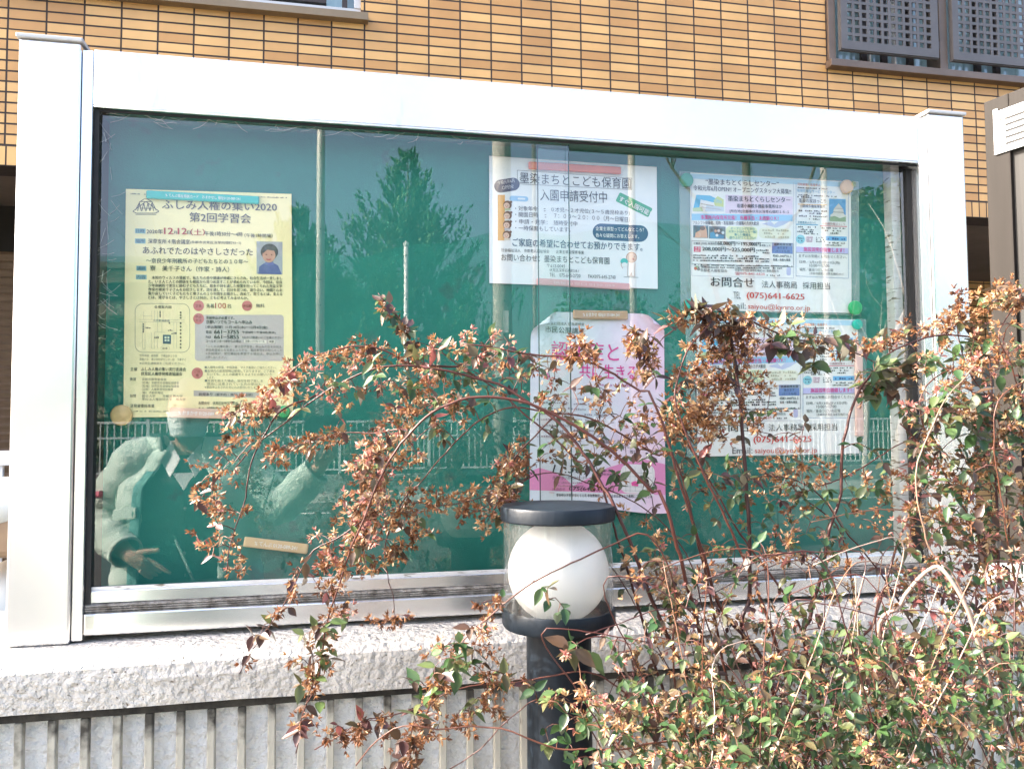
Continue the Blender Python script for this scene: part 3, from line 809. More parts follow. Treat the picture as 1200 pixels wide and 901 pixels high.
tx.text('先着', 242,361, 251,361.1, 5, DK); tx.text('100', 252.2,361.4, 265,361.6, 6.3, RED, 0.005); tx.text('名', 266.2,361, 270.8,361.1, 4.6, DK); tx.text('無料', 300,360.6, 310,360.8, 4.6, GREY)
tx.text('事前申込が必要です。', 241.5,374.2, 274.8,374.5, 3.5, DK, 0.02); tx.text('京都いつでもコールへ申込み', 241.5,379.6, 295.4,380, 4.6, DK)
tx.text('〔申込期間〕11月18日(水)〜12月4日(金)', 241.2,385.6, 313.3,386, 4.1, DK)
tx.text('電話', 241.4,391, 248.2,391, 3.6, DK); tx.text('661−3755', 251.1,391.2, 280,391.4, 4.5, DK, 0.02); tx.text('午前8時〜午後9時(無休)', 283.9,391.2, 322.9,391.6, 3.2, DK)
tx.text('FAX', 241.4,396.6, 247.6,396.6, 3, DK); tx.text('661−5855', 251.1,397, 280,397.2, 4.5, DK, 0.02); tx.text('※おかけ間違いにご注意ください', 283.9,396.8, 331,397.2, 2.8, GREY)
tx.text('コールセンターHPからの申込', 241.2,401.4, 282.6,401.7, 3.3, DK); tx.text('京都いつでもコール', 287.5,401.2, 310,401.5, 2.8, GREY); tx.text('検索', 315.2,401.6, 321,401.7, 2.6, GREY)
for i, s_ in enumerate(('「ふしみ人権の集い　第２回学習会」申込みの旨をお伝え', '参加希望者のお名前とふりがな、電話番号をお知らせくだ', '※手話通訳、要約筆記を希望する場合は、申込み時に', 'お申し出ください。')):
    tx.text(s_, 241 if i else 242,407.6+4.15*i, (330,331,330,266)[i],408+4.15*i, 3.2, (0.20,0.18,0.17), 0.005)
for (y, s_, xe) in ((418.2,'京阪本線　藤森駅　下車徒歩１０分',207.5), (422.6,'京阪バス　青少年科学センター前　下車すぐ',218), (427.2,'※公共交通機関をご利用ください。',216)): tx.text(s_, 163.6,y, xe,y+0.4, 3.1, (0.2,0.2,0.16), 0.005)
tx.text('主催', 153,434.6, 161,434.7, 4.2, DK); tx.text('ふしみ人権の集い実行委員会', 165.4,434.6, 217.9,435, 4.3, DK, 0.015); tx.text('伏見区人権啓発推進協議会', 165.4,440, 213.6,440.3, 4.2, DK, 0.015)
tx.text('後援', 152.4,446, 159.6,446.1, 3.6, GREY); tx.text('協賛', 152.4,465.6, 159.6,465.7, 3.6, GREY)
for (y, s_, xe) in ((445.9,'京都市教育委員会',195), (449.9,'（社福）京都市社会福祉協議会',210), (453.8,'（社福）伏見区社会福祉協議会',210), (457.6,'（公財）人権教育啓発推進',203), (461.5,'（株）京都新聞社',191.5), (465.5,'龍谷大学　　京都文教大学',214), (469.2,'学校法人種智院大学　橘大学',217.5)): tx.text(s_, 166.5,y, xe,y+0.3, 3.1, (0.22,0.21,0.17), 0.003)
tx.text('法務省委託事業', 153,477.4, 181,477.7, 4, DK, 0.015); tx.specks(156,482.3, 199,482.6, 1.2, GREY)
for (y, s_, x0, xe) in ((432,'■入場時の検温、手指消毒、マスク着用にご協力ください。',240,324), (436.2,'■会場内の座席間隔は確保しておりますが、ご了承を',240,322), (440,'おいても、人との距離をとるようにお願いいた',242.5,319), (443.6,'します。',242.5,251.5), (447.6,'■定員を超えた場合、受付を終了致しま',240,308), (451.4,'感染に注意されている方の参加も',242.5,306), (455.2,'※事前申込をされた方にのみ受付いたします',240,303)): tx.text(s_, x0,y, xe,y+0.4, 3.2, (0.21,0.20,0.15), 0.003)
tx.text('託児あり', 233,463.8, 248.8,464, 3.8, DK); tx.text('（要予約・無料　先着順）', 252,463.8, 296,464.2, 3.2, GREY)
tx.text('お問合せ　伏見区役所深草支所', 232.8,474, 279,474.6, 3.8, DK); tx.specks(233,478.2, 268,478.6, 1.8, GREY)
tx.build('printed_text')
mp = Print(ev)
OL = (0.33,0.32,0.24); LT = (0.48,0.46,0.34)
mp.rounded(190.4, 384.4, 64, 57, 9, 0.0, OL, outline=0.55)
mp.text('会場案内図', 181,361.6, 201,361.8, 3.6, DK)
for pts in ([(163,374.5),(216,375)], [(163,377.2),(216,377.7)], [(168,365),(168,374.5)], [(168,370.3),(178,370.5)], [(178,364),(178,374.5)], [(181,364),(181,374.5)], [(184.6,364),(184.6,374.7)], [(191.2,364),(191.2,374.7)],
    [(167,377.3),(167,408.5)], [(170,377.3),(170,408.5)], [(167,408.5),(170,408.5)], [(177.5,389.5),(177.5,408.5)], [(181,389.5),(181,408.5)], [(177.5,408.5),(181,408.5)], [(184.6,377.4),(184.6,389)], [(189.8,377.4),(189.8,389)], [(181,389.3),(194,389.5)], [(184.6,393),(184.6,408.5)], [(203.8,378),(203.8,408.5)], [(207,378),(207,408.5)]): mp.line(pts, 0.3, LT)
mp.text('大手筋通藤森', 179.5,376.8, 199,377, 2.2, (0.05,0.15,0.22))
for y in [365.5,368.6,371.7,378,382,386,390,394.5,398.5,402.6,406.4]: mp.rect(210.9, y, 212.6, y+1.7, BLK, 3)
mp.rect(191, 392.3, 200.4, 402.9, (0.075,0.12,0.15), 2)
for x in (193,196.3):
    for y in (394.3,397.6): mp.rect(x, y, x+2.3, y+2.4, (0.66,0.70,0.5), 3)
mp.rounded(193.6, 408.2, 10, 5.4, 2.2, 0, LT, outline=0.3); mp.text('駐車', 190.6,409.6, 196.6,409.6, 2.6, GREY)
for q in ((166.8,379,170,390), (186.5,364.5,188.5,372)):
    yy = q[1]
    while yy < q[3]: mp.rect(q[0]+0.6, yy, q[0]+2, yy+1.3, GREY, 3); yy += 1.9
for (x0, x1, y) in ((171,177,385), (181,188,396.5), (198,202,379.5), (197,203,388), (201,207.5,391.5)): mp.specks(x0,y, x1,y, 2.0, GREY)
mp.line([(155.8,248), (171,236.4), (186.4,248), (182,250.2), (160,250.2), (155.8,248)], 0.8, GREY)
mp.line([(159,246.5), (164,236.5), (178,236.5), (183,246.5)], 0.8, GREY); mp.line([(163,237.5), (169,233.5), (173,233.5), (179,237.5)], 0.8, GREY)
for x in (163.5,168.5,173.5,178): mp.line([(x-2.2,247.5), (x,238.2), (x+2.2,247.5)], 0.8, GREY)
mp.line([(164,244.3), (178,244.5)], 0.7, GREY); mp.line([(159,251.8), (183,252)], 0.5, GREY)
mp.build('map_and_emblem')
ph = Print(ev)
ph.rect(300.7, 283, 331, 321, (0.38,0.40,0.42), 1, 0.02)
ph.poly([(302.5,321.3),(304,312.5),(309,309),(313,307.5),(320,308),(326,311.5),(330.2,321.8)], (0.12,0.13,0.30), 2)
ph.disc(315.8, 295.4, 10.2, (0.10,0.10,0.11), 2, 9.6); ph.disc(315.2, 299.4, 7.6, (0.56,0.33,0.25), 3, 8.6)
ph.poly([(307,294),(310,290),(316,288.4),(322,290.4),(324.4,296),(321,294),(313,293),(308.6,297)], (0.12,0.12,0.13), 4)
ph.disc(312.2, 298.6, 0.9, (0.12,0.06,0.05), 4, 0.6); ph.disc(318.4, 298.7, 0.9, (0.12,0.06,0.05), 4, 0.6); ph.poly([(311.6,303.4),(313,305),(316.6,305.2),(318.6,303.6),(315,303.9)], (0.50,0.10,0.10), 4)
ph.poly([(309,309.5),(313.5,305.5),(318.5,305.6),(322,309.8),(315.5,312)], (0.16,0.16,0.36), 2.5)
ph.build('portrait_photo')

# ---- white nursery notice
P0 = pix(672, 335, YP)
nn = empty('nursery_notice', (P0.x, 0.072, P0.z), 'white landscape nursery notice with boxed title held by two bar magnets', 'notice')
sheet_px('paper_sheet', [(573.3,182.8), (769.6,196), (770.8,338.6), (573.5,331.8)], paper_mat('white_paper', (0.76,0.80,0.80), (0.72,0.78,0.80), 5), nn)
pf = Print(nn)
NV = (0.015,0.075,0.16)
pf.rounded(727, 272.9, 65, 19.4, 9.6, R(2.6), NV); pf.rounded(594, 217.3, 30, 15.2, 7.5, R(-9), (0.06,0.07,0.13))
pf.rounded(743, 240.2, 43, 11.6, 1.8, R(26.5), (0.03,0.34,0.17)); pf.rounded(608, 233, 22, 6, 3, R(3), (0.30,0.52,0.74)); pf.rounded(611, 233.2, 9, 2, 1, R(3), (0.70,0.78,0.82), 2)
pf.rect(583.3, 228.6, 591.6, 282, (0.62,0.33,0.09), 1, 0.0)
for i, (x, y) in enumerate(((594.6,240.4), (594.8,252.6), (594.4,263.4), (594,275.4))):
    pf.disc(x, y, 5.0, (0.16,0.09,0.06), 2); pf.disc(x-0.9, y+0.9, 3.5, (0.68,0.50,0.40), 3); pf.disc(x-2.0, y+0.6, 0.45, BLK, 4); pf.disc(x+0.3, y+0.7, 0.45, BLK, 4)
    pf.disc(x-1, y+2.4, 0.7, (0.55,0.12,0.12), 4, 0.4); pf.disc(x+4.2, y-3.4, 1.5, (0.16,0.09,0.06), 2.3); pf.poly([(x-4,y+5),(x-2,y+3.8),(x+3,y+4.2),(x+4,y+6),(x-3,y+6.4)], ((0.4,0.5,0.3),(0.6,0.62,0.6),(0.45,0.45,0.5),(0.65,0.6,0.5))[i], 2.6)
pf.disc(740, 301.8, 6.3, (0.45,0.20,0.10), 1); pf.disc(740, 302, 5.7, (0.72,0.55,0.46), 2); pf.disc(742, 303.6, 1.2, (0.62,0.28,0.24), 3); pf.line([(742.6,301),(743.8,301.3)], 0.5, DK, 3); pf.line([(741.4,304.6),(743.2,305)], 0.4, DK, 3)
pf.poly([(736,308),(744,308.4),(743.4,318),(743.6,324),(740.2,324),(739.6,319.6),(738.4,324),(735.2,323.6),(735.6,314)], (0.78,0.80,0.78), 2); pf.line([(736,308),(735.6,314),(735.2,323.6),(738.4,324),(739.6,319.6),(740.2,324),(743.6,324),(743.4,318),(744,308.4)], 0.5, (0.45,0.30,0.26), 3)
pf.disc(731.4, 306.6, 4.4, (0.04,0.42,0.38), 1.5, 3.8); pf.disc(731.6, 310.4, 3.4, (0.74,0.78,0.76), 3, 2.6); pf.line([(728,308),(727.8,311),(729.6,315)], 0.6, (0.45,0.3,0.26), 3); pf.line([(731,324.6),(748,325.4)], 0.9, (0.35,0.42,0.42), 2)
pf.build('colour_printing')
tx = Print(nn)
tx.line([(606.1,199.8),(740.4,209.2),(740,222.6),(606.5,215.8),(606.1,199.8)], 0.45, GREY)
tx.text('墨染まちとこども保育園', 608.8,215, 738.9,222, 13, BLK, 0.0); tx.text('入園申請受付中', 632.9,235.2, 711.2,238.4, 13.6, BLK, 0.0)
tx.text('・対象年令', 603.7,247.4, 630,247.9, 5.8, DK, 0.0); tx.text('：', 637,248, 639.4,248, 3.4, DK); tx.text('０才児〜２才児位(３〜５歳児枠あり)', 645.7,249.2, 738,253.4, 6.2, DK, 0.0)
tx.text('・開園日時', 603.7,254.5, 630.5,255, 5.8, DK, 0.0); tx.text('：', 638,255.3, 640.4,255.3, 3.4, DK); tx.text('７：００〜２０：００（月〜日曜日）', 649,256, 738,260.8, 6.2, DK, 0.0)
tx.text('・申請・見学：', 603.7,262.6, 641.4,263.8, 5.8, DK, 0.0); tx.text('随時受付中', 649,264.2, 676.3,265.4, 5.8, DK, 0.0); tx.text('・一時保育もしています。', 603.7,270.2, 668.4,272.4, 6, DK, 0.0)
tx.text('企業主導型ってどんなところ？', 698,270.4, 754.5,272, 4.8, WHT, 0.01); tx.text('色々な疑問にお答えします。', 698,278.2, 748.5,280, 4.8, WHT, 0.01)
tx.text('ご家庭の希望に合わせてお預かりできます。', 600.5,288.8, 752.5,294.6, 9.6, (0.02,0.055,0.13), 0.008)
tx.text('社会福祉法人　京都老人福祉協会　　企業主導型保育事業', 587.3,295.3, 684.2,298.2, 4.2, DK, 0.0)
tx.text('お問い合わせ：墨染まちとこども保育園', 587.3,305.7, 714,309.9, 8.4, BLK, 0.0)
tx.text('〒612-0045', 640.8,313.4, 662,314.1, 3.8, DK, 0.0); tx.text('伏見区深草石橋町18-1', 643.8,318.5, 678.2,319.8, 4.0, DK, 0.0)
tx.text('TEL　075-645-2720　　FAX075-645-2740', 643.8,324.2, 721.2,327.2, 4.1, DK, 0.0)
tx.text('令和元年6月', 583.4,217.2, 603,214, 4.6, (0.62,0.64,0.66), 0.0); tx.text('OPEN!', 588.6,222.8, 602,220.6, 4.2, (0.55,0.57,0.6), 0.0)
tx.text('すぐ入園可能！', 724.6,235.6, 761,253.8, 6.6, WHT, 0.015)
tx.build('printed_text')

# ---- job advert: built once, then copied for the lower sheet
P0 = pix(903, 365, YP)
ja = empty('job_advert', (P0.x, 0.072, P0.z), 'job advert in a clear sleeve, upper of the two alike sheets at the right', 'poster', 'job adverts pinned on the right of the board')
sheet_px('paper_sheet', [(809,202.5), (997,213.2), (998,366.8), (809.8,363.2)], paper_mat('advert_paper', (0.77,0.80,0.77), (0.74,0.78,0.77), 5), ja)
pf = Print(ja)
SKY, LAV, MAG, TEAL_, PALE = (0.26,0.52,0.72), (0.48,0.52,0.74), (0.66,0.03,0.26), (0.10,0.40,0.48), (0.70,0.60,0.72)
pf.rect(809.2, 203.6, 996.8, 209.4, (0.40,0.62,0.76), 1, 0.056)
pf.rect(850, 228.4, 928.8, 250, PALE); pf.rect(810.4, 250.6, 928.8, 258.4, SKY, 1, 0.01)
pf.poly([(812,246),(816,228.5),(832,229.4),(846,236),(846,239),(834,237),(821,234),(819,246)], (0.10,0.42,0.66)); pf.poly([(821,236),(836,239),(836,247),(820,246)], (0.72,0.74,0.72)); pf.poly([(836,235),(841,230),(848,234),(848,243),(838,243)], (0.52,0.62,0.22)); pf.poly([(811.5,244),(822,243),(824,248),(812,248)], (0.45,0.58,0.34), 2)
pf.poly([(828,240),(848,243),(848,248),(826,248)], (0.52,0.60,0.66), 2); pf.line([(821,239),(836,241.6)], 0.7, (0.35,0.3,0.2), 3); pf.line([(822,243),(845,246)], 0.7, (0.42,0.4,0.42), 3)
pf.rect(812.3, 264, 830, 278.6, (0.10,0.16,0.20)); pf.poly([(814,278.6),(815,273),(820,270),(821.5,265.5),(826,264.6),(828,270),(829,278.9)], (0.62,0.36,0.24), 2); pf.disc(823, 267.6, 3.2, (0.20,0.11,0.08), 3, 2.6); pf.disc(818, 275.4, 3.4, (0.66,0.42,0.30), 3)
pf.rect(830.8, 265.2, 850.2, 279.6, (0.14,0.17,0.20)); pf.poly([(832,279.6),(832,273),(836,272),(839,276),(843,274.6),(848,276),(848,280)], (0.08,0.28,0.46), 2)
for x, y, c in ((834,269.6,(0.10,0.09,0.09)), (838.4,271,(0.52,0.34,0.28)), (842,270.6,(0.60,0.58,0.60)), (845,269.4,(0.12,0.1,0.1)), (847,273,(0.55,0.6,0.66)), (840,276,(0.66,0.7,0.74))): pf.disc(x, y, 1.7, c, 3)
pf.rounded(869, 273.2, 37, 15, 5, R(2), (0.70,0.76,0.46)); pf.poly([(893,262.5),(903,259.5),(907,263.5),(913,259),(927,258.6),(918,264),(909,267),(902,265)], (0.46,0.52,0.70)); pf.rounded(908, 273.6, 38, 12, 5, R(2), (0.72,0.76,0.62))
pf.rect(813, 288.9, 821, 295.2, (0.60,0.06,0.14)); pf.rect(904.6, 284.4, 928.8, 297, (0.13,0.20,0.46)); pf.rect(904.6, 284.4, 928.8, 288.4, (0.30,0.34,0.52), 2)
pf.disc(815, 314.6, 2.0, (0.55,0.14,0.06), 2); pf.disc(818.4, 315.6, 1.8, (0.25,0.22,0.2), 2); pf.disc(816.6, 312.9, 1.4, (0.3,0.45,0.2), 2); pf.rounded(924.2, 318, 5.2, 9.6, 2, 0, (0.44,0.46,0.66))
pf.rect(971.5, 233, 991, 259, (0.14,0.38,0.66)); pf.poly([(973,259.4),(973,252),(976,250),(977,245),(980,241.5),(982.5,238.6),(985,241.6),(988,245.4),(989,251),(991,253),(991,260)], (0.62,0.64,0.60), 2); pf.line([(976,248.6),(989,249.4)], 0.8, (0.30,0.34,0.33), 3); pf.line([(977.5,244.4),(987.5,245)], 0.8, (0.4,0.42,0.42), 3); pf.poly([(972,259.4),(972,254.5),(978,253.4),(984,256),(991,254),(991,260.2)], (0.26,0.36,0.24), 3)
pf.rect(932.9, 262.6, 958.6, 263.6, (0.06,0.32,0.52)); pf.rect(961, 264.4, 992.4, 265.3, (0.58,0.14,0.18)); pf.rect(935, 239, 969, 239.9, (0.72,0.42,0.12))
pf.disc(938, 280.5, 5.3, (0.24,0.56,0.64)); pf.rect(967.7, 276.8, 992.3, 282, (0.16,0.42,0.70)); pf.rect(944, 276.6, 952.5, 283.6, (0.74,0.66,0.70)); pf.rect(932.7, 289.2, 993.9, 295.6, (0.50,0.50,0.78))
pf.build('colour_printing')
tx = Print(ja)
tx.line([(810.4,210),(810.4,323),(929.8,326.2),(929.8,214)], 0.4, (0.4,0.42,0.5)); tx.line([(932.7,214.6),(932.7,323.6),(994,326.4),(994,217)], 0.5, (0.25,0.35,0.5)); tx.frame(810.6, 282.4, 929.6, 309.4, 0.4, DK); tx.line([(932.7,296.2),(993.9,298)], 0.4, GREY)
tx.text('“墨染まちとくらしセンター”', 826.9,216.8, 912.3,219.6, 7.2, DK, 0.012); tx.text('令和元年6月OPEN!! オープニングスタッフ大募集!!', 812.3,223.6, 926.9,228, 6.2, DK, 0.012)
tx.text('墨染まちとくらしセンター', 853,236.3, 926,238.2, 6.8, DK, 0.02); tx.text('看護小規模多機能事業所ほか', 863.4,243.8, 916.2,244.8, 4.8, DK, 0.015); tx.text('[所在地]京都市伏見区深草石橋町１８-１', 855,250, 924.4,251, 4.2, DK, 0.01)
tx.text('事業所内保育所完備！ 各種手当・未経験ＯＫ！', 821,257.4, 912,258.8, 5.2, MAG, 0.015); tx.text('フルシフト経験者、短時・准看護師・介護職の方が大歓迎', 811.7,263.4, 889,264.4, 4.6, DK, 0.01)
for i, s_ in enumerate(('オープニングだから', 'スタートはみんな一緒！', '新しい職場を', '盛り上げてください！')): tx.text(s_, 870-(14,16.5,9.5,15.5)[i],269.4+3.6*i, 870+(14,16.5,9.5,15.5)[i],270+3.6*i, 3.2, (0.03,0.28,0.34), 0.015)
for y in (270.8,274.6,278.6): tx.specks(893,y, 924,y+0.8, 2.6, (0.45,0.45,0.34))
tx.text('正職員 [月給] 看護師', 812.3,287.2, 837.6,287.6, 3.2, DK); tx.text('168,000円〜195,000円', 838.5,287.8, 891,289.2, 5, BLK, 0.03); tx.text('（経験による）', 892,289, 903,289.4, 2.6, DK)
tx.text('手当', 814.4,292, 819.6,292.1, 2.6, WHT); tx.text('込み', 814.4,294.6, 819.6,294.7, 2.2, WHT); tx.text('208,000円〜225,000円', 823,294.6, 884.2,296.2, 5.6, BLK, 0.03); tx.specks(886,294.2, 902,294.6, 2, DK); tx.specks(886,297, 902,297.4, 2, DK)
for y, xe in ((300,889), (303,901), (306,901)): tx.specks(812.2,y, xe,y+1.6, 2.2, DK)
for y, xe in ((311.4,928), (314,918)): tx.specks(811.4 if y < 313 else 818,y, xe,y+1.4, 1.8, DK)
tx.text('資格取得支援', 906.4,288, 927,288.4, 3.0, BLK); tx.text('あります', 910.6,292, 922.8,292.2, 2.8, (0.02,0.03,0.10)); tx.text('パートも可', 908.6,296.2, 925,296.6, 2.8, (0.02,0.03,0.10)); tx.text('時給1,000円以上', 905.6,301.6, 927.8,302.2, 3.2, DK, 0.02); tx.text('看護・夜勤も募集', 905.6,306, 926,306.4, 3.0, DK, 0.02)
tx.text('社会福祉法人', 820.5,313.8, 832,314, 2.2, GREY); tx.text('京都老人福祉協会', 820.5,318.6, 852,319.4, 3.8, GREY); tx.text('［応募先］', 861,315, 868,315.2, 2.2, GREY); tx.text('京都市伏見区深草石橋町18-1事務局担当', 861,318, 912,319.4, 3, GREY); tx.text('☎075-641-6625', 861,322.4, 896,323.4, 4, (0.55,0.10,0.12), 0.015); tx.specks(898,323.4, 914,323.8, 2, GREY)
tx.text('同時募集！急募求人', 934.6,217.8, 961,219, 3.2, (0.62,0.20,0.08)); tx.specks(934.4,221, 969,222.6, 1.8, DK); tx.text('地域密着型サービスセンター', 933.7,225.4, 978,227.8, 3.8, (0.12,0.36,0.54)); tx.specks(934,229.4, 980,231.6, 1.8, DK); tx.specks(934,231.8, 951,232.6, 1.8, DK)
tx.text('墨染の家ほっこり', 936,237.6, 967.7,238.8, 5, DK, 0.01); tx.text('小規模多機能事業所', 937,243.4, 966.7,244.2, 3.5, DK)
for y, a, b in ((248,935.6,968.6), (251,948,964), (254.2,936,969), (257.4,945,960)): tx.specks(a,y, b,y+0.8, 2.2, GREY)
tx.text('京都墨染人ねっと', 934.5,262.2, 956,262.8, 3, (0.03,0.2,0.3)); tx.text('小規模特養ほっこり', 963.5,263.8, 990,264.6, 3, (0.35,0.12,0.14))
for y, a, b in ((266.8,935,956), (269.8,938,954), (272.2,934,953), (274.6,942,958), (268.2,962.5,990), (271.2,966,989), (274,968,982)): tx.specks(a,y, b,y+0.6, 2.0, DK)
tx.specks(935,280, 941.5,280.2, 1.8, NV); tx.specks(935,283.2, 941,283.2, 1.8, NV)
for y in (279,281.4,283.6): tx.specks(945,y, 952,y+0.2, 1.6, (0.35,0.2,0.25)); tx.specks(956,y+0.2, 966,y+0.4, 1.6, DK)
tx.specks(970,281, 991,281.6, 2.6, (0.05,0.12,0.3)); tx.specks(969,285.4, 992,286.2, 1.8, DK); tx.specks(967,288, 986,288.6, 1.6, DK)
tx.text('施設説明会開催します！', 941.5,294.8, 989,296.2, 5.2, MAG, 0.018)
tx.text('まずはお気軽にお問合せください。', 936,301.8, 992,303.4, 3.8, DK, 0.005); tx.text('日時／5月12日(日)13日(月)', 936.6,309.2, 984,310.4, 4, DK, 0.0); tx.text('10:00〜17:00', 948.3,313, 971.5,313.6, 3.4, DK, 0.0); tx.text('場所／墨染つどいの広場', 936.6,317.8, 976,318.8, 3.8, DK, 0.005); tx.text('（京都市伏見区深草石橋町18-1）', 948.3,322, 988,323, 3, GREY, 0.0)
tx.text('お問合せ', 832.7,335.8, 883.2,337.2, 11.5, DK, 0.02); tx.text('法人事務局', 892.5,337.4, 933.7,338.6, 8.4, DK, 0.005); tx.text('採用担当', 940.5,338.6, 972.5,339.6, 8.2, DK, 0.005)
tx.text('TEL', 859.5,350, 867.7,350.2, 8, GREY, -0.005); tx.text('(075)641-6625', 875,351.6, 942.4,353.6, 9.2, (0.55,0.05,0.04), 0.025)
tx.text('Email:', 850.3,361.6, 873.6,362.3, 7.4, GREY, 0.0); tx.text('saiyou@kyoro.or.jp', 876.5,363.8, 949,366, 8.4, (0.55,0.07,0.05), 0.0)
tx.build('printed_text')
SLEEVE, _N, _L, _P = nt_new('clear_film')
_N.remove(_P); _tr = _N.new('ShaderNodeBsdfTransparent'); _df = _N.new('ShaderNodeBsdfPrincipled'); _df.inputs['Base Color'].default_value = (0.62,0.74,0.74,1); _df.inputs['Roughness'].default_value = 0.25
_mx = _N.new('ShaderNodeMixShader'); _mx.inputs[0].default_value = 0.2
_L.new(_tr.outputs[0], _mx.inputs[1]); _L.new(_df.outputs[0], _mx.inputs[2]); _L.new(_mx.outputs[0], _N['Material Output'].inputs[0])
sheet_px('clear_sleeve', [(796,200.5), (1006.5,212.8), (1007.5,369.5), (797.5,363.5)], SLEEVE, ja, YP + 0.0012, 0.0003)
dl = pix(912, 507.5, YP) - pix(904, 340, YP)
jb = dup(ja, ja.location + dl, 'job advert half hidden by red leaves, lower of the two alike sheets at the right')

# ---- pink lecture poster, its upper corners curling off the board
P0 = pix(700, 600, YP)
lp2 = empty('lecture_poster', (P0.x, 0.072, P0.z), 'pink and lilac lecture poster with curled corners behind the red stems', 'poster')
a, b, c_, d = (622,365), (778,368), (780,598), (620.5,592)
nu, nv_ = 36, 48
mb = MB(); vs = []
for j in range(nv_ + 1):
    for i in range(nu + 1):
        u, v = i / nu, j / nv_
        x = (a[0]*(1-u) + b[0]*u)*(1-v) + (d[0]*(1-u) + c_[0]*u)*v
        y = (a[1]*(1-u) + b[1]*u)*(1-v) + (d[1]*(1-u) + c_[1]*u)*v
        y += (3.0*math.sin(u*7+1.2) + 3*math.sin(u*3.1)) * max(0, v-0.93)/0.07 if v > 0.93 else 0
        p = pix(x, y, YP)
        # corner curl: beyond the fold line the paper rolls forward and over
        for sgn, cu in ((1, u), (-1, 1-u)):
            dist = (0.25 if sgn == 1 else 0.24) - (cu + v * 1.75)
            if dist > 0:
                k = dist * 0.155; rr = 0.011; th = min(k / rr, 2.9)
                back = k - rr * math.sin(th) if th < 2.9 else k - rr * math.sin(th) + (k - rr*2.9) * 0.95
                n2 = Vector((1.0*sgn, 0, -0.75)).normalized()
                p = p + n2 * back; p.y -= rr * (1 - math.cos(th))
        p.y -= 0.006 * max(0, (v - 0.9) / 0.1) ** 2
        vs.append(p)
fs = [(j*(nu+1)+i, j*(nu+1)+i+1, (j+1)*(nu+1)+i+1, (j+1)*(nu+1)+i) for j in range(nv_) for i in range(nu)]
mb.add(vs, fs)
PK, N, L, P = nt_new('pink_wash_print')
P.inputs['Roughness'].default_value = 0.6; P.inputs['Specular IOR Level'].default_value = 0.25
tc = N.new('ShaderNodeTexCoord'); nz = N.new('ShaderNodeTexNoise'); nz.inputs['Scale'].default_value = 7; nz.inputs['Detail'].default_value = 6
L.new(tc.outputs['Object'], nz.inputs['Vector'])
sx_ = N.new('ShaderNodeSeparateXYZ'); L.new(tc.outputs['Object'], sx_.inputs[0])
ma = N.new('ShaderNodeMath'); ma.operation = 'MULTIPLY_ADD'; ma.inputs[1].default_value = 2.4; L.new(sx_.outputs[0], ma.inputs[0]); L.new(nz.outputs['Fac'], ma.inputs[2])
cr = N.new('ShaderNodeValToRGB'); e = cr.color_ramp.elements
e[0].position = 0.12; e[0].color = (0.64,0.72,0.80,1); e[1].position = 0.95; e[1].color = (0.78,0.54,0.72,1)
q = e.new(0.42); q.color = (0.70,0.74,0.80,1); q = e.new(0.60); q.color = (0.74,0.68,0.80,1); q = e.new(0.75); q.color = (0.79,0.66,0.78,1)
L.new(ma.outputs[0], cr.inputs[0]); L.new(cr.outputs[0], P.inputs['Base Color'])
mb.build('paper_sheet', PK, lp2, smooth=True)
pf = Print(lp2); PINK = (0.74,0.28,0.52)
pf.poly([(620.8,552),(632,548),(646,552),(662,560),(672,569),(690,560),(712,548),(735,541),(755,538),(779.4,544),(779.8,590),(740,590),(700,588),(660,587),(620.6,586)], PINK)
pf.rounded(747, 561, 40, 34, 9, 0.03, (0.78,0.76,0.78), 2)
pf.poly([(739.6,565),(744,563.4),(748,564.4),(747.6,569.6),(740,569)], (0.78,0.10,0.36), 4); pf.rect(650, 577.2, 766, 583.2, (0.76,0.74,0.76), 2, 0.012); pf.rect(643.5, 576.6, 649.4, 583, (0.50,0.05,0.10), 2)
for x in (733,738,744,751,757): pf.line([(x,547),(x+0.3,576)], 0.35, (0.35,0.42,0.42), 3)
for y in (553.6,558,569.8,574.6): pf.line([(729,y),(764,y+0.6)], 0.35, (0.35,0.42,0.42), 3)
pf.line([(768,560),(766,567),(763,574)], 0.9, DK, 3); pf.line([(764.5,548),(765.5,560),(762,572)], 0.35, (0.35,0.5,0.4), 3)
pf.build('colour_printing')
tx = Print(lp2); HOT = (0.68,0.05,0.30)
tx.text('公益社団法人 伏見医師会', 641,380.6, 684.7,382, 3.6, GREY, 0.01); tx.text('市民公開講座', 638.6,389.6, 684.9,391.8, 7.4, DK, 0.0)
tx.text('認知症と', 646,421.5, 725,424, 22, HOT, 0.012); tx.text('共に生きる', 679,443, 745,445, 17, HOT, 0.012)
for k in range(5):
    aa = 2*math.pi*k/5; tx.disc(640.5 + 2.6*math.cos(aa), 441 + 2.6*math.sin(aa), 1.45, HOT, 4)
for k in range(5):
    aa = 2*math.pi*k/5; tx.disc(742 + 1.6*math.cos(aa), 597 + 1.4*math.sin(aa), 0.85, HOT, 4)
tx.specks(702,452, 738,453.4, 3, (0.50,0.25,0.45)); 
for i in range(8): tx.specks(629,466+6.6*i, 660+6*(i%3),466.4+6.6*i, 2.6, (0.30,0.30,0.36)); tx.specks(672,468+6.2*i, 706+5*(i%2),468.6+6.2*i, 2.4, (0.32,0.31,0.37))
tx.text('認知症と共に', 700,519.5, 733,520.3, 5, DK, 0.015); tx.specks(713,524.6, 746,525.2, 2.6, (0.35,0.32,0.38)); tx.text('牧口', 738,531.6, 746.4,531.8, 4.4, DK); tx.specks(750,531.8, 760,532, 3, DK)
